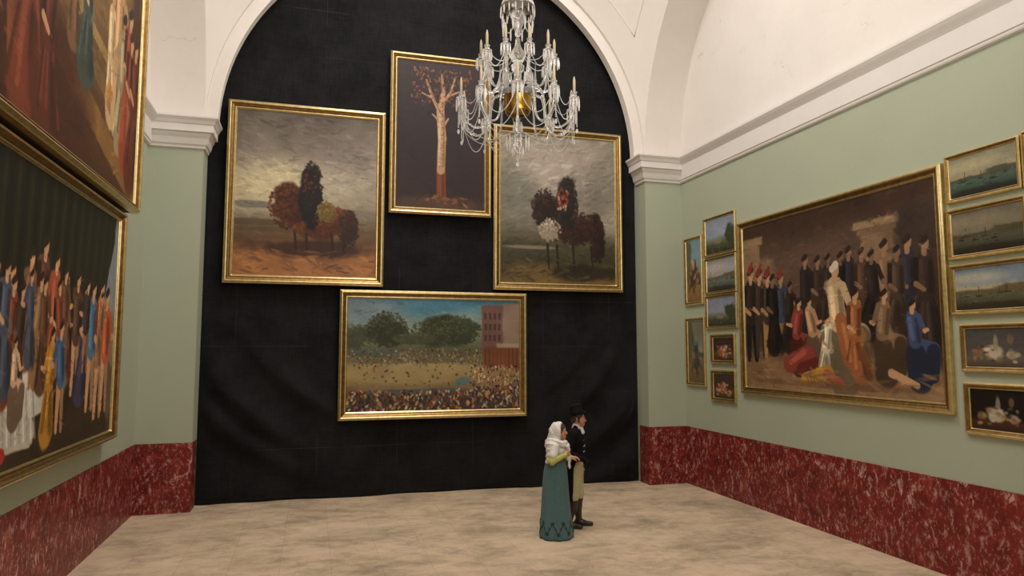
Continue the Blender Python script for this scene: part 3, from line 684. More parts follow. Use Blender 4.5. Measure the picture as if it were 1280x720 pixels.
def picture(label, group, loc, rz, w, h, fw, dep, painter, res, gap=0.0, cat='painting'):
    r = empty('framed_picture', loc, rz, label, cat, group)
    v, f = frame_mesh(w, h, fw, dep)
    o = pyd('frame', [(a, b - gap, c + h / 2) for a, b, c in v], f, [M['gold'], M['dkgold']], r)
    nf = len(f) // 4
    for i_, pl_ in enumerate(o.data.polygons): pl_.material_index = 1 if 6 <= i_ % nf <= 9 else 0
    md = o.modifiers.new('soft', 'BEVEL'); md.width = 0.003; md.segments = 1; md.limit_method = 'ANGLE'; md.angle_limit = 0.5
    mb = MB().box((-w / 2 + .01, -gap - dep * .28, .01), (w / 2 - .01, 0.0, h - .01)); mb.build('backing', M['back'], r)
    cw, ch = w - 2 * fw * .96, h - 2 * fw * .96
    nx = max(24, int(cw * res)); nz = max(24, int(ch * res))
    p = painter(nx, nz)
    X, Z = np.meshgrid(np.linspace(-cw / 2, cw / 2, nx), np.linspace(ch / 2, -ch / 2, nz))
    yy = -gap - dep * .33
    vt = np.stack([X, np.full_like(X, yy), Z + h / 2], -1).reshape(-1, 3)
    idx = np.arange(nx * nz).reshape(nz, nx)
    fc = np.stack([idx[:-1, :-1], idx[1:, :-1], idx[1:, 1:], idx[:-1, 1:]], -1).reshape(-1, 4)
    c = pyd('canvas', vt.tolist(), fc.tolist(), M['canvas'], r)
    ca = c.data.color_attributes.new('paint', 'FLOAT_COLOR', 'POINT')
    im = p.im / 255.0
    l = np.where(im <= .04045, im / 12.92, ((im + .055) / 1.055) ** 2.4)
    ca.data.foreach_set('color', np.concatenate([l, np.ones((nz, nx, 1))], -1).astype(np.float32).ravel())
    return r

gb = 'pictures hung on the black cloth'
YP = 0.385
def backpic(label, x0, x1, z0, z1, fw, painter, res, yp=YP):
    picture(label, gb, ((x0 + x1) / 2, yp, z0), 0, x1 - x0, z1 - z0, fw, 0.11, painter, res)
backpic('large gilt-framed painting of a pale glowing sky and brown mass, leftmost on the black cloth', 1.18, 3.945, 3.795, 7.08, .155, p_pale_mound, 88)
backpic('tall gilt-framed dark painting with one pale upright shape, highest on the black cloth', 4.02, 5.99, 5.185, 8.315, .135, p_dark_pale_trunk, 88)
backpic('large gilt-framed painting of a stormy grey sky and dark mass, rightmost on the black cloth', 6.04, 8.765, 3.79, 7.07, .155, p_storm_mound, 88)
backpic('wide gilt-framed landscape with blue sky, trees and a crowd, hung lowest on the black cloth', 3.175, 6.715, 1.37, 3.73, .15, p_fairground, 88)

def rightpic(label, y0, y1, z0, z1, fw, dep, painter, res, group):
    picture(label, group, (W, (y0 + y1) / 2, z0), -PI / 2, abs(y1 - y0), z1 - z0, fw, dep, painter, res)
gr = 'pictures on the right wall'
rightpic('huge gilt-framed painting of many figures in a dark brown hall, middle of the right wall', -1.985, -6.16, 1.885, 4.87, .13, .08, p_dark_hall, 88, gr)
gt = 'narrow upright pictures by the right-hand pier'
rightpic('narrow upright picture with blue sky beside the right pier, upper of the pair', -.10, -.78, 3.51, 4.87, .07, .05, p_upright(81, (112, 138, 148), (70, 52, 40), (150, 114, 70), (196, 160, 126)), 60, gt)
rightpic('narrow upright picture with blue-clad mass beside the right pier, lower of the pair', -.10, -.82, 1.93, 3.27, .07, .05, p_upright(82, (112, 106, 92), (72, 66, 62), (124, 98, 66), (70, 112, 132)), 60, gt)
gs = 'column of small pictures left of the huge painting on the right wall'
for lab, y0, y1, z0, z1, fn in (
        ('topmost of five small pictures in the column between narrow uprights and huge painting', -.85, -1.905, 4.385, 5.14, p_green_shore(91, (128, 136, 150))),
        ('second small picture from the top in the column left of the huge painting', -.865, -1.895, 3.67, 4.37, p_harbour(92, (138, 138, 142), (156, 146, 134), (92, 84, 62), (104, 110, 104))),
        ('third small picture from the top in the column left of the huge painting', -.86, -1.885, 3.025, 3.66, p_green_shore(93, (124, 128, 142))),
        ('fourth small picture down, orange and brown, in the column left of the huge painting', -1.0, -1.80, 2.375, 2.93, p_interior(94, (62, 44, 34))),
        ('lowest small picture in the column left of the huge painting', -.99, -1.79, 1.685, 2.27, p_interior(95, (72, 52, 40)))):
    rightpic(lab, y0, y1, z0, z1, .055 if z0 > 3 else .075, .05, fn, 90, gs)
gq = 'column of small pictures right of the huge painting on the right wall'
for lab, y0, y1, z0, z1, fn, fw in (
        ('topmost seascape with greenish water in the column right of the huge painting', -6.195, -7.115, 4.355, 4.93, p_harbour(101, (132, 128, 104), (150, 140, 108), (70, 70, 56), (74, 92, 78)), .055),
        ('second seascape from the top right of the huge painting, murky brown harbour', -6.185, -7.15, 3.685, 4.28, p_harbour(102, (106, 100, 82), (116, 106, 84), (74, 66, 48), (82, 80, 62)), .055),
        ('third seascape from the top right of the huge painting, blue sky and pale shore', -6.185, -7.15, 3.04, 3.625, p_harbour(103, (112, 122, 132), (168, 156, 124), (96, 84, 54), (92, 90, 70)), .055),
        ('still life with pale shapes on grey, fourth from the top right of the huge painting', -6.275, -7.09, 2.39, 2.935, p_still(104, (74, 70, 68), (96, 86, 72)), .06),
        ('lowest still life with hanging game on black, right of the huge painting', -6.28, -7.06, 1.685, 2.275, p_still(105, (24, 18, 16), (70, 44, 30)), .075)):
    rightpic(lab, y0, y1, z0, z1, fw, .05, fn, 100, gq)
rightpic('gilt-framed picture cut off by the right edge of the view, past the topmost seascape', -7.13, -7.86, 4.36, 4.96, .07, .05, p_upright(83, (120, 128, 130), (80, 60, 44), (140, 108, 70), (180, 140, 110)), 40, gr)

gl = 'pictures on the left wall'
def leftpic(label, y0, y1, z0, z1, fw, dep, gap, painter, res):
    picture(label, gl, (0, (y0 + y1) / 2, z0), PI / 2, abs(y1 - y0), z1 - z0, fw, dep, painter, res, gap)
leftpic('huge gilt-framed painting in brown and orange, upper of the two on the left wall', -1.70, -6.6, 4.57, 8.4, .13, .12, .19, p_brown_steps, 70)
leftpic('huge gilt-framed painting of figures under a dark green tent, lower on the left wall', -1.90, -6.4, 1.44, 4.53, .13, .12, .08, p_dark_tent, 75)

# ------------------------------------------------------------------ SDF modelling for the two figures
class SDF:
    def __init__(s, lo, hi, h):
        s.lo = np.array(lo, float); s.h = h
        n = np.ceil((np.array(hi) - s.lo) / h).astype(int) + 1
        s.ax = [s.lo[i] + h * np.arange(n[i]) for i in range(3)]
        s.d = np.full(n, 1.0, np.float32)
    def _sub(s, lo, hi):
        sl = []
        for i in range(3):
            a = int(np.clip(np.floor((lo[i] - s.lo[i]) / s.h), 0, len(s.ax[i]) - 1)); b = int(np.clip(np.ceil((hi[i] - s.lo[i]) / s.h) + 1, 1, len(s.ax[i])))
            sl.append(slice(a, max(b, a + 1)))
        X = s.ax[0][sl[0]][:, None, None]; Y = s.ax[1][sl[1]][None, :, None]; Z = s.ax[2][sl[2]][None, None, :]
        return tuple(sl), X, Y, Z
    def _put(s, sl, d, k, op):
        o = s.d[sl]
        if op == 'sub':
            d = -d; hh = np.maximum(k - np.abs(o - d), 0) / k if k > 0 else 0
            s.d[sl] = np.maximum(o, d) + (hh * hh * k / 4 if k > 0 else 0)
        else:
            hh = np.maximum(k - np.abs(o - d), 0) / k if k > 0 else 0
            s.d[sl] = np.minimum(o, d) - (hh * hh * k / 4 if k > 0 else 0)
        return s
    def rc(s, a, b, r1, r2=None, k=.02, op='add'):
        r2 = r1 if r2 is None else r2
        a = np.array(a, float); b = np.array(b, float); m = max(r1, r2) + k + .06
        sl, X, Y, Z = s._sub(np.minimum(a, b) - m, np.maximum(a, b) + m)
        ba = b - a; L = max(ba @ ba, 1e-9)
        t = np.clip(((X - a[0]) * ba[0] + (Y - a[1]) * ba[1] + (Z - a[2]) * ba[2]) / L, 0, 1)
        d = np.sqrt((X - a[0] - t * ba[0]) ** 2 + (Y - a[1] - t * ba[1]) ** 2 + (Z - a[2] - t * ba[2]) ** 2) - (r1 + (r2 - r1) * t)
        return s._put(sl, d, k, op)
    def el(s, c, r, k=.02, op='add', ry=0.0):
        c = np.array(c, float); r = np.array(r, float); m = max(r) + k + .06
        sl, X, Y, Z = s._sub(c - m, c + m)
        X, Y, Z = X - c[0], Y - c[1], Z - c[2]
        if ry:
            co, si = math.cos(ry), math.sin(ry); X, Z = X * co - Z * si, X * si + Z * co
        k0 = np.sqrt((X / r[0]) ** 2 + (Y / r[1]) ** 2 + (Z / r[2]) ** 2); k1 = np.sqrt((X / r[0] ** 2) ** 2 + (Y / r[1] ** 2) ** 2 + (Z / r[2] ** 2) ** 2)
        return s._put(sl, k0 * (k0 - 1) / np.maximum(k1, 1e-6), k, op)
    def box(s, lo, hi, k=.01, op='sub'):
        lo = np.array(lo, float); hi = np.array(hi, float)
        sl, X, Y, Z = s._sub(lo - .05, hi + .05)
        c = (lo + hi) / 2; e = (hi - lo) / 2
        d = np.maximum(np.maximum(np.abs(X - c[0]) - e[0], np.abs(Y - c[1]) - e[1]), np.abs(Z - c[2]) - e[2])
        return s._put(sl, d + 0 * X + 0 * Y + 0 * Z, k, op)
    def mesh(s, name, mat, parent):
        D = s.d; D[0] = D[-1] = 1; D[:, 0] = D[:, -1] = 1; D[:, :, 0] = D[:, :, -1] = 1
        S = D < 0; n = np.array(D.shape); c = n - 1
        acc = np.zeros((*c, 3), np.float32); cnt = np.zeros(c, np.float32)
        quads = []
        off = [(0, 0), (1, 0), (1, 1), (0, 1)]
        edges = []
        for ax in range(3):
            a1, a2 = [(1, 2), (2, 0), (0, 1)][ax]
            A_ = [slice(None)] * 3; B_ = [slice(None)] * 3; A_[ax] = slice(0, -1); B_[ax] = slice(1, None)
            cr = S[tuple(A_)] != S[tuple(B_)]
            I = np.argwhere(cr)
            I = I[(I[:, a1] > 0) & (I[:, a2] > 0) & (I[:, a1] < n[a1] - 1) & (I[:, a2] < n[a2] - 1)]
            J = I.copy(); J[:, ax] += 1
            d0 = D[I[:, 0], I[:, 1], I[:, 2]]; d1 = D[J[:, 0], J[:, 1], J[:, 2]]
            P = I.astype(np.float32); P[:, ax] += d0 / (d0 - d1)
            ring = []
            for o1, o2 in off:
                K = I.copy(); K[:, a1] -= 1 - o1; K[:, a2] -= 1 - o2
                np.add.at(acc, (K[:, 0], K[:, 1], K[:, 2]), P); np.add.at(cnt, (K[:, 0], K[:, 1], K[:, 2]), 1)
                ring.append(np.ravel_multi_index(K.T, c))
            q = np.stack(ring, 1); flip = d0 > d1      # outside -> inside
            q[flip] = q[flip][:, ::-1]
            quads.append(q)
        q = np.concatenate(quads); ids, inv = np.unique(q, return_inverse=True)
        v = (acc.reshape(-1, 3)[ids] / cnt.reshape(-1)[ids][:, None]) * s.h + s.lo
        return pyd(name, v.tolist(), inv.reshape(-1, 4).tolist(), mat, parent, True)

SKIN = NM('skin'); SKIN.col(SKIN.ramp(SKIN.noise(SKIN.coords(), 40, 3), [(0.3, (176, 122, 100)), (0.7, (192, 138, 114))])); SKIN.set(Roughness=0.55, Subsurface_Weight=0.05); SKIN = SKIN.m
EYEW = plain('eye_white', (215, 208, 200), .3); EYED = plain('iris_dark', (40, 28, 22), .3); LIP = plain('lips', (150, 82, 76), .5)
HAIR = fabric('dark_brown_hair', (38, 24, 18), (58, 38, 28), 90, .6)
VEIL = fabric('white_lace', (206, 202, 196), (232, 228, 222), 110, .85, .5)
BLOUSE = fabric('white_blouse', (212, 208, 202), (228, 225, 220), 60)
GLOVE = fabric('yellow_green_sleeve', (166, 166, 84), (186, 184, 100), 60)
TEAL = fabric('teal_wool', (64, 94, 98), (82, 112, 114), 70)
EMB = plain('dark_embroidery', (28, 52, 56), .9)
BLACK = fabric('black_wool', (9, 9, 9), (16, 15, 15), 80, sheen=0.0)
HATM = fabric('black_felt', (14, 13, 13), (22, 21, 21), 80, .8, sheen=0.0)
CREAM = fabric('cream_breeches', (176, 168, 128), (196, 188, 148), 70)
BOOT = NM('dark_brown_boots'); BOOT.col((46, 34, 28)); BOOT.set(Roughness=.4); BOOT = BOOT.m
LINEN = fabric('white_linen', (206, 208, 214), (226, 228, 232), 70)
BUTTON = plain('pale_button', (196, 190, 178), .35, Metallic=.6)

def face_head(s, c, sz=1.0):
    """head looking along +X; c = centre of the skull at eye level"""
    g = lambda x, y, z: (c[0] + x * sz, c[1] + y * sz, c[2] + z * sz)
    r = lambda *a: tuple(q * sz for q in a)
    s.el(g(-.012, 0, .03), r(.098, .076, .088), .02).el(g(.025, 0, -.025), r(.068, .062, .088), .03).el(g(.055, 0, -.09), r(.034, .034, .026), .03)
    for y in (-1, 1):
        s.el(g(.052, y * .036, -.035), r(.030, .026, .026), .03)                # cheekbone
        s.el(g(.088, y * .031, .004), r(.016, .019, .012), .010, 'sub')          # socket
        s.rc(g(.084, y * .014, .022), g(.076, y * .048, .018), .008 * sz, .006 * sz, .012)   # brow ridge
        s.rc(g(-.012, y * .074, .012), g(-.006, y * .073, -.030), .013 * sz, .009 * sz, .006)   # ear
        s.el(g(.0, y * .082, -.005), r(.008, .006, .014), .004, 'sub')
    s.rc(g(.088, 0, .010), g(.108, 0, -.030), .008 * sz, .012 * sz, .012)         # nose bridge to tip
    for y in (-1, 1): s.el(g(.100, y * .011, -.034), r(.009, .008, .007), .006)
    s.rc(g(.088, -.014, -.062), g(.088, .014, -.062), .0075 * sz, None, .006).rc(g(.086, -.012, -.073), g(.086, .012, -.073), .0085 * sz, None, .006)
    s.rc(g(.096, -.018, -.0675), g(.096, .018, -.0675), .0022 * sz, None, .002, 'sub')

def face_parts(root, c, sz, brow_mat):
    g = lambda x, y, z: (c[0] + x * sz, c[1] + y * sz, c[2] + z * sz)
    for y in (-1, 1):
        e = MB().ball(g(.078, y * .031, .004), .0125 * sz, 12, 8).build('eye', EYEW, root, True)
        MB().ball(g(.0875, y * .032, .004), .0050 * sz, 10, 6).build('iris', EYED, e, True)
        pts = [g(.093, y * .012, .024), g(.091, y * .026, .030), g(.080, y * .045, .026)]
        MB().tube(pts, [.0025, .004, .002], 6).build('eyebrow', brow_mat, root, True)
    MB().tube([g(.084, -.021, -.066), g(.0945, -.008, -.063), g(.0945, .008, -.063), g(.084, .021, -.066)], [.002, .0045, .0045, .002], 6).tube([g(.084, -.018, -.0705), g(.0935, 0, -.0735), g(.084, .018, -.0705)], [.002, .005, .002], 6).build('lips', LIP, root, True)

def hand(s, w, d, nrm, sz=1.0, curl=0.5, thumb=1, grow=0.0):
    """wrist w, pointing d, palm facing nrm; fingers curl towards the palm"""
    d = Vector(d).normalized(); nrm = Vector(nrm); nrm = (nrm - d * nrm.dot(d)).normalized(); t = d.cross(nrm) * thumb; w = Vector(w)
    P = lambda a, b, c: tuple(w + (d * a + t * b + nrm * c) * sz)
    g = grow
    s.rc(P(0, .0, 0), P(.045, .012, .002), (.022 + g) * sz, (.021 + g) * sz, .015).rc(P(0, 0, 0), P(.07, .024, 0), .017 * sz + g, .0135 * sz + g, .015).rc(P(.01, 0, 0), P(.075, 0, 0), .017 * sz + g, .014 * sz + g, .015).rc(P(.01, -.01, 0), P(.068, -.026, 0), .017 * sz + g, .0125 * sz + g, .015)
    for b, L in ((.030, .070), (.0105, .080), (-.0095, .074), (-.029, .058)):
        p = Vector((.074 if abs(b) < .02 else .068, b, 0)); ang = 0.15
        segs = (.46, .32, .26); r = .0088
        for i, q in enumerate(segs):
            ang += curl * (.55 if i == 0 else .9)
            n = p + Vector((math.cos(ang), b * .6, math.sin(ang))) * L * q
            s.rc(P(*p), P(*n), (r - .0006 * i) * sz + g, (r - .0006 * i - .0008) * sz + g, .004 if i else .008); p = n
    a0 = Vector((.018, .024, .006)); a1 = Vector((.050, .046, .022)); a2 = Vector((.078, .046, .036))
    s.rc(P(*a0), P(*a1), .0125 * sz + g, .0105 * sz + g, .010).rc(P(*a1), P(*a2), .0102 * sz + g, .0085 * sz + g, .004)

# ---- the woman: local +X forward, +Y her left
def woman(loc, rz):
    r = empty('person', loc, rz, 'woman in white veil and long teal dress, standing beside the man', 'person')
    hc = (.055, 0, 1.475)
    elR, wrR = (-.045, -.205, 1.075), (.135, -.165, 1.165)
    elL, wrL = (.02, .215, 1.05), (.215, .225, 1.075)
    s = SDF((-.32, -.34, -.01), (.46, .42, 1.66), .006)
    face_head(s, hc, .97)
    s.rc((.0, 0, 1.28), (.03, 0, 1.40), .052, .046, .03)
    s.el((-.005, 0, 1.22), (.085, .145, .13), .03).el((0, 0, 1.05), (.085, .115, .16), .05).el((-.01, 0, .85), (.11, .155, .16), .05)
    for y in (-1, 1):
        s.rc((-.01, y * .10, 1.295), (-.012, y * .15, 1.275), .045, .045, .03)
        s.rc((0, y * .085, .82), (.01, y * .075, .46), .078, .052, .03).rc((.01, y * .075, .46), (0, y * .07, .08), .052, .034, .02).rc((0, y * .07, .04), (.12, y * .077, .032), .026, .018, .02)
    s.rc((-.012, -.155, 1.275), elR, .040, .032, .03).rc(elR, wrR, .031, .022, .02)
    s.rc((-.012, .155, 1.275), elL, .040, .032, .03).rc(elL, wrL, .031, .022, .02)
    hand(s, wrR, (.75, .55, .42), (-.45, .8, -.1), .93, .75, 1)
    hand(s, wrL, (.95, .15, .02), (0, .25, -1), .93, .45, -1)
    s.mesh('body', SKIN, r)
    face_parts(r, hc, .97, HAIR)
    # hair: a cap under the veil showing at the temples
    h = SDF((-.14, -.14, 1.36), (.22, .14, 1.64), .005)
    h.el((hc[0] - .014, 0, hc[2] + .032), (.104, .084, .094), .01)
    for y in (-1, 1): h.rc((hc[0] + .04, y * .066, hc[2] + .06), (hc[0] + .012, y * .080, hc[2] - .03), .018, .012, .015)
    h.box((hc[0] + .062, -.2, 1.3), (.4, .2, hc[2] + .045), .012).el((hc[0] + .07, 0, hc[2] - .02), (.075, .066, .085), .012, 'sub').box((-.3, -.3, 1.2), (.4, .3, hc[2] - .075), .01)
    h.mesh('hair', HAIR, r)
    # blouse with short puffed sleeves
    b = SDF((-.24, -.30, 1.0), (.26, .30, 1.40), .006)
    b.el((-.005, 0, 1.22), (.105, .158, .14), .03).rc((0, 0, 1.30), (.01, 0, 1.35), .075, .062, .03)
    for y in (-1, 1):
        b.el((.082, y * .062, 1.205), (.066, .070, .062), .025).rc((-.012, y * .14, 1.275), (-.03, y * .180, 1.165), .062, .064, .03)
    b.box((-.4, -.135, .9), (.4, .135, 1.125), .01).box((-.4, -.5, .9), (.4, .5, 1.115), .01)
    b.mesh('blouse', BLOUSE, r)
    # tight yellow-green forearm sleeves
    for y, e, w_ in ((-1, elR, wrR), (1, elL, wrL)):
        g = SDF((-.2, min(y * .3, 0) - .02, .95), (.34, max(y * .3, 0) + .02, 1.32), .005)
        g.rc((-.028, y * .180, 1.17), e, .050, .044, .02).rc(e, w_, .044, .033, .025)
        g.mesh('sleeve', GLOVE, r)
    # skirt: gathered under the bust, falling to the floor
    prof = [(1.155, .105, .145, .02), (1.12, .125, .150, .012), (1.05, .145, .160, .0), (.92, .168, .178, -.008), (.75, .182, .196, -.012), (.55, .196, .212, -.012), (.35, .212, .228, -.008), (.18, .226, .240, -.004), (.05, .238, .250, 0), (.012, .240, .252, 0)]
    n = 96; V = []; F = []
    zs = np.linspace(0, 1, 40)
    P = np.array(prof)[::-1]
    for t in zs:
        z = .012 + t * (1.155 - .012)
        rx, ry, ox = (float(np.interp(z, P[:, 0], P[:, i])) for i in (1, 2, 3))
        fold = .042 * (1 - t) ** .7 + .006
        for k_ in range(n):
            a = 2 * PI * k_ / n
            q = 1 + fold * (math.sin(9 * a + 1.2 + .8 * t) * .7 + math.sin(14 * a + 2.1) * .5 + .4 * math.sin(5 * a)) / .9 * (.6 if math.cos(a) > .6 else 1)
            V.append((ox + rx * q * math.cos(a), ry * q * math.sin(a), z))
    for j in range(39):
        for k_ in range(n):
            k2 = (k_ + 1) % n; F.append((j * n + k_, j * n + k2, (j + 1) * n + k2, (j + 1) * n + k_))
    sk = pyd('dress_skirt', V, F, TEAL, r, True)
    md = sk.modifiers.new('cloth', 'SOLIDIFY'); md.thickness = .006
    # embroidered zigzag with sprigs just above the hem
    def onskirt(a, z, out=.004):
        t = (z - .012) / (1.155 - .012); rx, ry, ox = (float(np.interp(z, P[:, 0], P[:, i])) for i in (1, 2, 3)); fold = .042 * (1 - t) ** .7 + .006
        q = 1 + fold * (math.sin(9 * a + 1.2 + .8 * t) * .7 + math.sin(14 * a + 2.1) * .5 + .4 * math.sin(5 * a)) / .9 * (.6 if math.cos(a) > .6 else 1)
        return (ox + (rx * q + out) * math.cos(a), (ry * q + out) * math.sin(a), z)
    e = MB(); NZ = 9
    pts = []
    for i in range(NZ * 8 + 1):
        u = i / 8.0; fr = u % 1.0; tri = 1 - abs(2 * fr - 1)
        pts.append(onskirt(2 * PI * u / NZ, .095 + .13 * tri))
    e.tube(pts, .004, 5)
    for i in range(NZ):
        for u, z in ((i + .5, .232), (i, .092), (i + .25, .165), (i + .75, .165)):
            a = 2 * PI * u / NZ; big = 1.0 if z in (.232, .092) else .55
            e.ball(onskirt(a, z, .001), .010 * big, 6, 4)
            for q in range(6):
                e.ball(onskirt(a + .085 * big * math.cos(q * PI / 3), z + .020 * big * math.sin(q * PI / 3), .001), .0085 * big, 6, 4)
    e.build('hem_embroidery', EMB, sk, True)
    # slippers peeping below the hem
    for y in (-.07, .07):
        sh = SDF((-.1, y - .1, -.02), (.3, y + .1, .12), .006)
        sh.rc((-.03, y, .036), (.0, y, .036), .036, .036).rc((0, y, .034), (.165, y * 1.1, .026), .036, .026, .03).box((-.5, -.5, -.2), (.5, .5, .004), .004)
        sh.mesh('slipper', BOOT, r)
    # lace veil: hood, wound round the neck, over the shoulders, one end down the front
    v_ = SDF((-.26, -.28, .93), (.30, .28, 1.66), .006)
    v_.el((hc[0] - .022, 0, hc[2] + .030), (.118, .098, .108), .02).rc((hc[0] - .05, 0, hc[2] - .02), (-.045, 0, 1.30), .092, .105, .05)
    v_.el((-.035, 0, 1.29), (.108, .178, .085), .05)
    for y in (-1, 1):
        v_.rc((hc[0] - .005, y * .080, hc[2] + .03), (.03, y * .075, 1.36), .022, .03, .02)
        v_.rc((-.04, y * .125, 1.28), (-.085, y * .150, 1.10), .060, .030, .04)
    v_.rc((-.065, -.08, 1.2), (-.115, -.09, 1.06), .070, .030, .05).rc((-.065, .08, 1.2), (-.115, .09, 1.06), .070, .030, .05)
    for a in range(12):                              # cowl round the neck
        t0 = 2 * PI * a / 12; t1 = 2 * PI * (a + 1) / 12
        f_ = lambda t: (.035 + .105 * math.cos(t), .115 * math.sin(t), 1.335 - .025 * math.cos(t))
        v_.rc(f_(t0), f_(t1), .034, .034, .015)
        f2 = lambda t: (.05 + .118 * math.cos(t), .125 * math.sin(t), 1.30 - .035 * math.cos(t))
        v_.rc(f2(t0), f2(t1), .024, .024, .012)
    v_.rc((.165, -.03, 1.27), (.185, -.075, 1.12), .034, .030, .03).rc((.185, -.075, 1.12), (.195, -.085, .97), .028, .014, .02)
    # face opening and hollow inside
    v_.el((hc[0] + .055, 0, hc[2] - .012), (.10, .072, .100), .012, 'sub').el((hc[0] - .006, 0, hc[2] + .026), (.112, .090, .100), .01, 'sub').box((hc[0] + .045, -.2, hc[2] - .09), (.5, .2, 1.8), .01)
    v_.rc((.0, 0, 1.27), (.03, 0, 1.42), .05, .05, .01, 'sub')
    vo = v_.mesh('veil', VEIL, r)
    nn = [Vector(q.normal) for q in vo.data.vertices]
    for q, nrm_ in zip(vo.data.vertices, nn):          # soft gathers
        x, y, z = q.co
        hood = min(1, max(0, (z - 1.40) / .06))
        ph = (1 - hood) * (75 * z - 34 * abs(y) + 30 * x + 1.5 * math.sin(9 * y)) + hood * (60 * x + 26 * z + 12 * y)
        q.co += nrm_ * (.0045 * math.sin(ph) + .002 * math.sin(1.9 * ph + 1))
    return r

# ---- the man
def man(loc, rz):
    r = empty('person', loc, rz, 'man in black tailcoat, top hat and cream breeches beside the woman', 'person')
    hc = (.045, 0, 1.60)
    elR, wrR = (-.075, -.275, 1.13), (.155, -.215, 1.02)
    elL, wrL = (-.04, .275, 1.12), (.04, .265, .86)
    s = SDF((-.36, -.36, -.01), (.46, .38, 1.76), .006)
    face_head(s, hc, 1.03)
    s.rc((.0, 0, 1.40), (.025, 0, 1.53), .060, .056, .03)
    s.el((0, 0, 1.27), (.105, .165, .17), .04).el((.0, 0, 1.06), (.10, .135, .18), .05).el((-.015, 0, .90), (.105, .145, .12), .05)
    F_ = {-1: ((.0, -.085, .88), (-.01, -.09, .48), (-.10, -.09, .085)), 1: ((.0, .085, .88), (.04, .09, .48), (.03, .095, .085))}
    for y in (-1, 1):
        a, b, c = F_[y]
        s.rc((0, y * .13, 1.39), (-.01, y * .175, 1.375), .055, .055, .03)
        s.rc(a, b, .074, .048, .03).rc(b, c, .044, .030, .02).rc((c[0], c[1], .045), (c[0] + .14, c[1] + y * .019, .034), .028, .018, .02)
    s.rc((-.01, -.18, 1.375), elR, .046, .036, .03).rc(elR, wrR, .036, .025, .02).rc((-.01, .18, 1.375), elL, .046, .036, .03).rc(elL, wrL, .036, .025, .02)
    hand(s, wrR, (.72, -.02, -.6), (-.3, .9, -.35), .98, .75, 1)
    hand(s, wrL, (.15, -.02, -1), (.1, -1, 0), .98, .5, -1)
    s.mesh('body', SKIN, r)
    face_parts(r, hc, 1.03, HAIR)
    h = SDF((-.14, -.14, 1.46), (.22, .14, 1.76), .005)
    h.el((hc[0] - .014, 0, hc[2] + .036), (.106, .084, .096), .01)
    for y in (-1, 1): h.rc((hc[0] + .022, y * .074, hc[2] + .03), (hc[0] + .018, y * .070, hc[2] - .045), .014, .011, .012)
    h.rc((hc[0] - .07, -.03, hc[2] - .02), (hc[0] - .07, .03, hc[2] - .02), .045, .045, .03)
    h.el((hc[0] + .085, 0, hc[2] - .03), (.075, .075, .098), .01, 'sub').box((-.3, -.3, 1.3), (.4, .3, hc[2] - .075), .01)
    h.mesh('hair', HAIR, r)
    # top hat, tipped a little back
    hat = empty('top_hat', (hc[0] - .012, 0, hc[2] + .062), 0, parent=r)
    hat.rotation_euler = (0, -.26, 0)
    MB().lathe([(.098, .0), (.098, .03), (.092, .08), (.091, .11), (.095, .138), (.097, .144), (.090, .149), (.02, .150)], n=32).build('hat_crown', HATM, hat, True)
    V = []; F = []; n = 40
    for rr, dz in ((.094, .002), (.115, .0), (.136, .006), (.139, .010), (.134, .012), (.115, .007), (.094, .010)):
        for k_ in range(n):
            a = 2 * PI * k_ / n
            V.append((rr * 1.06 * math.cos(a), rr * .95 * math.sin(a), dz + .028 * (rr - .098) / .06 * math.sin(a) ** 2))
    for j in range(6):
        for k_ in range(n): F.append((j * n + k_, j * n + (k_ + 1) % n, (j + 1) * n + (k_ + 1) % n, (j + 1) * n + k_))
    pyd('hat_brim', V, F, HATM, hat, True)
    MB().lathe([(.0985, .012), (.0995, .016), (.0985, .040), (.096, .044)], n=32).build('hat_band', BLACK, hat, True)
    # coat
    c = SDF((-.34, -.36, .34), (.30, .38, 1.54), .006)
    c.el((.005, 0, 1.27), (.130, .182, .185), .04).el((.01, 0, 1.08), (.122, .152, .19), .05).el((-.01, 0, .95), (.120, .160, .12), .05)
    for y in (-1, 1):
        c.rc((0, y * .12, 1.40), (-.01, y * .175, 1.375), .070, .072, .04)
        c.rc((-.055, y * .085, 1.0), (-.085, y * .095, .44), .118, .085, .05)
    c.rc((0, 0, 1.40), (.01, 0, 1.475), .095, .072, .04)          # collar
    c.rc((-.01, -.18, 1.37), elR, .064, .056, .03).rc(elR, (wrR[0] - .015, wrR[1], wrR[2] + .01), .054, .042, .03).rc((-.01, .18, 1.37), elL, .064, .054, .03).rc(elL, (wrL[0], wrL[1], wrL[2] + .02), .052, .042, .03)
    c.box((.025, -.30, .2), (.5, .20, .985), .02).box((-.5, -.5, .2), (.5, .5, .40), .01).box((-.5, -.012, .2), (-.05, .012, .86), .02)
    c.box((-.1, -.055, 1.452), (.5, .055, 1.6), .015)
    c.rc((.155, -.02, 1.49), (.135, 0, 1.36), .045, .012, .01, 'sub')
    c.mesh('tailcoat', BLACK, r)
    for i in range(3):
        for y in (-.052, .052):
            z = 1.285 - .085 * i; x = .132 - .0 * i
            MB().ball((.128 + (.006 if i == 1 else 0) - (.006 if i == 0 else 0), y, z), .010, 10, 6).build('button', BUTTON, r, True)
    # black glove on the near hand
    g = SDF((-.02, -.36, .80), (.34, -.08, 1.12), .005)
    hand(g, wrR, (.72, -.02, -.6), (-.3, .9, -.35), .98, .75, 1, .0035)
    g.rc((wrR[0] - .05, wrR[1] - .01, wrR[2] + .03), wrR, .034, .030, .02)
    g.mesh('glove', BLACK, r)
    # cravat
    k_ = SDF((-.12, -.14, 1.36), (.24, .14, 1.56), .005)
    k_.rc((.012, 0, 1.455), (.022, 0, 1.495), .069, .066, .02).el((.09, 0, 1.455), (.032, .036, .030), .015)
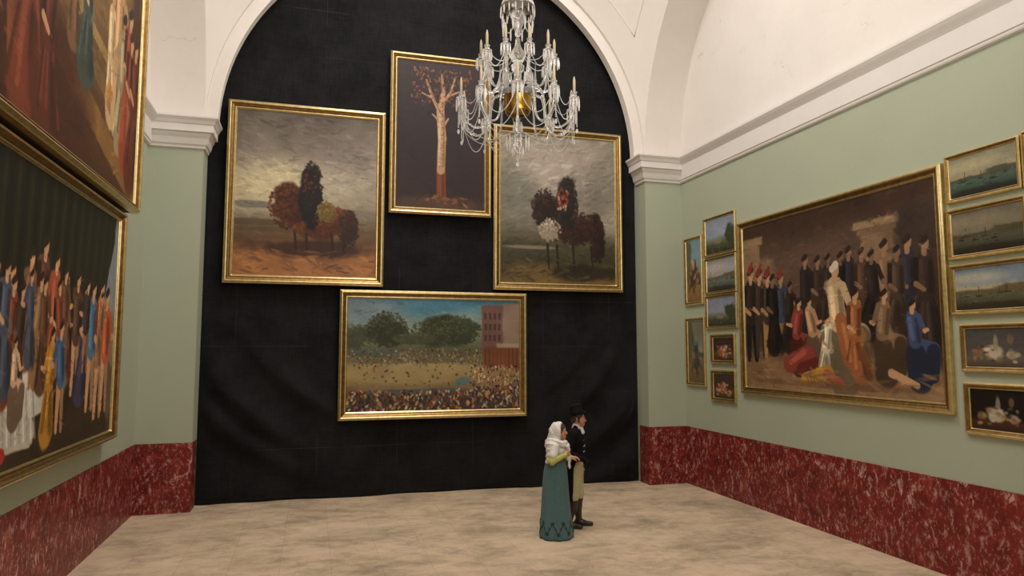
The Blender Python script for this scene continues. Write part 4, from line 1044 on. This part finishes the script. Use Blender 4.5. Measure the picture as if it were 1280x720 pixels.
    for y in (-1, 1): k_.rc((.095, y * .01, 1.45), (.115, y * .032, 1.395), .024, .024, .01)
    k_.mesh('cravat', LINEN, r)
    # breeches
    b = SDF((-.2, -.26, .36), (.22, .26, 1.06), .006)
    b.el((-.0, 0, .95), (.112, .150, .11), .04)
    for y in (-1, 1):
        a, q, e_ = F_[y]
        b.rc((a[0] + .005, a[1], .90), q, .100, .068, .03).rc(q, (q[0] - .012, q[1], .39), .068, .060, .02)
    b.mesh('breeches', CREAM, r)
    for y in (-1, 1):
        a, q, e_ = F_[y]
        t = SDF((-.2, y * .1 - .16, -.02), (.34, y * .1 + .16, .46), .006)
        t.rc((q[0] - .01, q[1], .40), (q[0] - .03, q[1], .29), .066, .064, .02).rc((q[0] - .03, q[1], .29), (e_[0], e_[1], .09), .064, .046, .03).rc((e_[0] - .03, e_[1], .048), (e_[0] + .05, e_[1], .05), .046, .042, .03).rc((e_[0] + .05, e_[1], .046), (e_[0] + .185, e_[1] + y * .025, .034), .042, .030, .03)
        t.box((-.5, -.5, -.3), (.6, .5, .003), .004).box((-.5, -.5, .415), (.6, .5, .7), .006)
        t.mesh('boot', BOOT, r)
    return r

FACE = -math.radians(19.5)
woman((6.10, -3.06, 0), FACE - .04)
man((6.57, -2.62, 0), FACE - .16)

# ------------------------------------------------------------------ chandelier
GLASS = NM('cut_crystal'); GLASS.col((246, 246, 244)); GLASS.set(Roughness=.04, IOR=1.5, Transmission_Weight=.84, Metallic=0.0, Specular_IOR_Level=.8); GLASS = GLASS.m
SPARK = NM('crystal_drops'); SPARK.col((250, 249, 246)); SPARK.set(Roughness=.06, IOR=1.6, Transmission_Weight=.6, Specular_IOR_Level=1.0); SPARK = SPARK.m
CANDLE = plain('candle_wax', (196, 180, 150), .5)
SILVER = plain('silvered_metal', (190, 188, 184), .25, Metallic=1.0)

def drop_mb(L, r=.008):
    """faceted pendant hanging down from the origin"""
    m = MB(); m.ball((0, 0, -.008), .006, 6, 4)
    m.lathe([(.001, -.014), (r * .75, -.02), (r, -.02 - (L - .03) * .62), (r * .6, -L + .006), (.001, -L)], n=6)
    return m
def cat(a, b, sag, n):
    pts = []
    for i in range(n + 1):
        t = i / n; p = Vector(a).lerp(Vector(b), t); p.z -= sag * 4 * t * (1 - t); pts.append(p)
    return pts
def beads(pts, r=.007):
    m = MB(); d = 0.0; step = r * 2.5; acc = 0.0
    for i in range(len(pts) - 1):
        L = (pts[i + 1] - pts[i]).length; t = acc
        while t < L:
            m.ball(pts[i].lerp(pts[i + 1], t / L), r, 6, 4); t += step
        acc = t - L
    return m

def chandelier(cx, cy):
    r = empty('chandelier', (cx, cy, 4.86), 0, 'tiered crystal chandelier with white candles hanging from the vault above the room', 'chandelier')
    O = 4.86
    Z = lambda z: z - O
    top = ZS + math.sqrt(2 * A * A - (cx - XC) ** 2 - (cy - YC) ** 2) - O
    rod = MB().lathe([(.012, Z(7.05)), (.012, top - .02)], n=10)
    rod.build('suspension_rod', SILVER, r, True)
    MB().lathe([(.02, top - .10), (.12, top - .06), (.16, top - .02), (.16, top + .0)], n=20).build('ceiling_rose', SILVER, r, True)
    # canopy (umbrella) at the top with its fringe
    cp = MB().lathe([(.015, Z(7.10)), (.03, Z(7.09)), (.08, Z(7.055)), (.15, Z(7.01)), (.20, Z(6.955)), (.218, Z(6.90)), (.208, Z(6.895)), (.19, Z(6.94)), (.14, Z(6.99)), (.06, Z(7.04)), (.02, Z(7.06))], n=28).build('canopy', GLASS, r, True)
    MB().lathe([(.205, Z(6.885)), (.216, Z(6.89)), (.216, Z(6.905)), (.205, Z(6.905))], n=28).build('canopy_rim', SILVER, cp, True)
    d1 = drop_mb(.12, .010); d2 = drop_mb(.17, .011)
    dm = d1.build('pendant', SPARK, cp); dm.location = (.212, 0, Z(6.885))
    d2m = d2.build('pendant', SPARK, cp); d2m.location = (.16, .05, Z(6.82))
    proto = {'s': dm, 'l': d2m}
    def hang(src, x, y, z, par):
        o = src.copy(); COL.objects.link(o); o.parent = par; o.location = (x, y, z); return o
    NC = 16
    for k_ in range(NC):
        a = 2 * PI * k_ / NC
        if k_: hang(dm, .212 * math.cos(a), .212 * math.sin(a), Z(6.885), cp)
        b = a + PI / NC
        pts = cat((.212 * math.cos(a), .212 * math.sin(a), Z(6.80)), (.212 * math.cos(a + 2 * PI / NC), .212 * math.sin(a + 2 * PI / NC), Z(6.80)), .06, 6)
        if k_ % 2 == 0:
            pts = cat((.205 * math.cos(a), .205 * math.sin(a), Z(6.75)), (.205 * math.cos(a + 4 * PI / NC), .205 * math.sin(a + 4 * PI / NC), Z(6.75)), .11, 10)
            beads([Vector(p) for p in pts], .008).build('bead_string', SPARK, cp)
            hang(d2m, .19 * math.cos(b), .19 * math.sin(b), Z(6.71), cp)
    # stem: glass balusters one above another
    def stem(prof, name='stem_baluster', mat=GLASS, n=20):
        MB().lathe([(a, Z(b)) for a, b in prof], n=n).build(name, mat, r, True)
    stem([(.012, 7.05), (.02, 6.98), (.035, 6.94), (.02, 6.90), (.03, 6.86), (.085, 6.84), (.095, 6.80), (.085, 6.77), (.075, 6.70), (.05, 6.62), (.03, 6.57), (.04, 6.55), (.025, 6.52), (.02, 6.50)][::-1])
    stem([(.02, 6.50), (.032, 6.48), (.03, 6.44), (.045, 6.38), (.085, 6.32), (.092, 6.27), (.085, 6.22), (.06, 6.19), (.055, 6.17), (.085, 6.14), (.08, 6.10), (.05, 6.06), (.045, 5.98), (.07, 5.94), (.06, 5.88), (.09, 5.84), (.10, 5.80), (.03, 5.77)][::-1])
    # brass bowl that receives the arms
    MB().lathe([(.02, Z(5.495)), (.09, Z(5.50)), (.135, Z(5.52)), (.158, Z(5.56)), (.166, Z(5.62)), (.168, Z(5.74)), (.174, Z(5.755)), (.10, Z(5.77)), (.02, Z(5.775))], n=32).build('brass_bowl', M['brass'], r, True)
    MB().lathe([(.02, Z(5.775)), (.19, Z(5.765)), (.235, Z(5.785)), (.24, Z(5.80)), (.19, Z(5.80)), (.06, Z(5.83))], n=32).build('receiver_plate', GLASS, r, True)
    stem([(.018, 5.495), (.022, 5.46), (.018, 5.42), (.03, 5.37), (.022, 5.31), (.03, 5.285), (.12, 5.275), (.145, 5.262), (.145, 5.25), (.06, 5.245), (.04, 5.20), (.055, 5.15), (.05, 5.08), (.025, 5.04), (.02, 5.02)][::-1], 'lower_finial')
    for k_ in range(12):
        a = 2 * PI * k_ / 12
        hang(d2m, .138 * math.cos(a), .138 * math.sin(a), Z(5.25), r)
        if k_ % 2: hang(dm, .07 * math.cos(a), .07 * math.sin(a), Z(5.12), r)
    fd = MB().ball((0, 0, Z(4.90)), .022, 10, 8, 1.5)
    for i in range(6): fd.ball((0, 0, Z(4.945 + .014 * i)), .006, 6, 4)
    fd.build('final_drop', SPARK, r, True)
    # glass spires standing round the shaft
    for k_ in range(8):
        a = 2 * PI * (k_ + .5) / 8; x, y = .22 * math.cos(a), .22 * math.sin(a)
        m = MB().lathe([(.004, 0), (.03, .004), (.034, .02), (.012, .035), (.012, .07), (.024, .085), (.014, .10), (.012, .12), (.002, .30)], n=6)
        o = m.build('spire', GLASS, r); o.location = (x, y, Z(5.86))
        MB().tube([(x * .5, y * .5, Z(5.80)), (x * .8, y * .8, Z(5.82)), (x, y, Z(5.86))], .008, 6).build('spire_arm', GLASS, r, True)
    # arms
    def make_arm(path, R_, zc, nd, longd, kind):
        an = empty('candle_arm', (0, 0, 0), 0, parent=r)
        MB().tube(path, .0125, 8).build('arm_tube', GLASS, an, True)
        cup = MB().lathe([(.010, -.075), (.022, -.06), (.030, -.03), (.018, -.012), (.05, -.002), (.062, .010), (.062, .016), (.03, .014), (.022, .03), (.030, .055), (.038, .078), (.034, .080), (.015, .060)], (R_, 0, zc), 16).build('drip_pan', GLASS, an, True)
        MB().lathe([(.017, 0), (.017, .15), (.014, .175), (.006, .205), (.001, .215)], (R_, 0, zc + .06), 10).build('candle', CANDLE, an, True)
        for i in range(nd):
            a = 2 * PI * i / nd
            hang(proto['l'] if (longd and i % 2 == 0) else proto['s'], R_ + .057 * math.cos(a), .057 * math.sin(a), zc + .006, an)
        return an
    def bez(p, n=22):
        # smooth chain through control points (Catmull-Rom)
        p = [Vector(q) for q in p]; q = [2 * p[0] - p[1]] + p + [2 * p[-1] - p[-2]]; out = []
        for i in range(1, len(q) - 2):
            for k_ in range(6):
                t = k_ / 6
                out.append(.5 * ((2 * q[i]) + (-q[i - 1] + q[i + 1]) * t + (2 * q[i - 1] - 5 * q[i] + 4 * q[i + 1] - q[i + 2]) * t * t + (-q[i - 1] + 3 * q[i] - 3 * q[i + 1] + q[i + 2]) * t ** 3))
        out.append(p[-1]); return out
    R1, zc1 = .715, Z(5.645)
    low = bez([(.17, 0, Z(5.76)), (.24, 0, Z(5.80)), (.31, 0, Z(5.765)), (.345, 0, Z(5.64)), (.36, 0, Z(5.48)), (.42, 0, Z(5.36)), (.53, 0, Z(5.315)), (.64, 0, Z(5.37)), (.70, 0, Z(5.47)), (.715, 0, Z(5.575))])
    R2, zc2 = .455, Z(6.215)
    up = bez([(.14, 0, Z(5.79)), (.20, 0, Z(5.86)), (.27, 0, Z(5.86)), (.31, 0, Z(5.82)), (.37, 0, Z(5.83)), (.425, 0, Z(5.92)), (.45, 0, Z(6.05)), (.455, 0, Z(6.145))])
    def dup(src, a):
        o = src.copy(); COL.objects.link(o); o.parent = r; o.rotation_euler = (0, 0, a)
        for ch in list(src.children):
            q = ch.copy(); COL.objects.link(q); q.parent = o
        return o
    # angle measured from the viewer's sight line towards the chandelier
    base = math.atan2(cy + 12.6, cx - 2.7)
    la = make_arm(low, R1, zc1, 8, True, 'low'); la.rotation_euler = (0, 0, base)
    angs = [base + 2 * PI * k_ / 10 for k_ in range(10)]
    for a in angs[1:]: dup(la, a)
    ua = make_arm(up, R2, zc2, 8, False, 'up'); ua.rotation_euler = (0, 0, base + PI / 10)
    for a in angs[1:]: dup(ua, a + PI / 10)
    # bead swags between neighbouring pans, long strands under each pan, and down to the finial
    pos = lambda R_, a, z: (R_ * math.cos(a), R_ * math.sin(a), z)
    for i, a in enumerate(angs):
        b = a + 2 * PI / 10
        beads(cat(pos(R1, a, zc1 - .01), pos(R1, b, zc1 - .01), .30, 16), .0065).build('bead_string', SPARK, r)
        beads(cat(pos(R1, a, zc1 - .2), pos(R1, b, zc1 - .2), .27, 16), .006).build('bead_string', SPARK, r)
        beads(cat(pos(R2, a + PI / 10, zc2 - .01), pos(R2, b + PI / 10, zc2 - .01), .20, 12), .0065).build('bead_string', SPARK, r)
        beads(cat(pos(R2 - .02, a + PI / 10, zc2 - .02), pos(R1 - .05, a, zc1 + .0), .25, 16), .006).build('bead_string', SPARK, r)
        beads(cat(pos(R1, a, zc1 - .25), pos(.14, a, Z(5.26)), .14, 16), .0055).build('bead_string', SPARK, r)
        beads(cat(pos(.07, a, Z(6.30)), pos(R2 - .04, a + PI / 10, zc2 + .0), .10, 12), .006).build('bead_string', SPARK, r)
        m = beads([Vector(pos(R1 + .03, a, zc1 - .01)), Vector(pos(R1 + .03, a, zc1 - .36))], .009)
        m.ball(pos(R1 + .03, a, zc1 - .405), .016, 8, 6, 1.9)
        m.build('long_strand', SPARK, r)
    return r
chandelier(5.08, -4.6)

# ------------------------------------------------------------------ light and camera
def area(name, loc, rot, size, power, col, sy=None):
    l = bpy.data.lights.new(name, 'AREA'); l.energy = power; l.color = col; l.size = size
    if sy: l.shape = 'RECTANGLE'; l.size_y = sy
    o = bpy.data.objects.new(name, l); COL.objects.link(o); o.location = loc; o.rotation_euler = rot
    return o
WARM = (1.0, .95, .89)
area('vault_fill', (XC, YC + .3, 11.6), (0, 0, 0), 3.2, 520, WARM)  # unseen area light added below the closed vault, no opening there
area('front_bay_fill', (XC - .5, -12.8, 10.5), (0, 0, 0), 4.0, 420, WARM)  # second unseen fill, added near the ceiling around the camera
# unseen fill added in mid-air in the neighbouring bay, washing walls and vault
area('upward_fill', (XC, -9.4, 5.2), (math.radians(150), 0, 0), 2.5, 200, WARM)

w = bpy.data.worlds.new('World'); sc.world = w; w.use_nodes = True
w.node_tree.nodes['Background'].inputs['Color'].default_value = (.8, .82, .85, 1)
w.node_tree.nodes['Background'].inputs['Strength'].default_value = 0.3

cam = bpy.data.cameras.new('Camera'); co = bpy.data.objects.new('Camera', cam); COL.objects.link(co)
yaw, pit, rol = 0.27873, 0.08806, -0.0009
fwd = Vector((math.sin(yaw) * math.cos(pit), math.cos(yaw) * math.cos(pit), math.sin(pit)))
rt = Vector((math.cos(yaw), -math.sin(yaw), 0)); upv = rt.cross(fwd)
Rm = Matrix((rt, upv, -fwd)).transposed()
co.matrix_world = Matrix.Translation((2.713, -12.616, 2.643)) @ Rm.to_4x4()
cam.sensor_width = 36.0; cam.lens = 870.12 * 36.0 / 1280.0
cam.clip_start = 0.05; cam.clip_end = 100
sc.camera = co
sc.view_settings.view_transform = 'Standard'; sc.view_settings.look = 'None'
sc.view_settings.gamma = 1.0; sc.view_settings.exposure = 0.0
sc.view_settings.use_curve_mapping = False
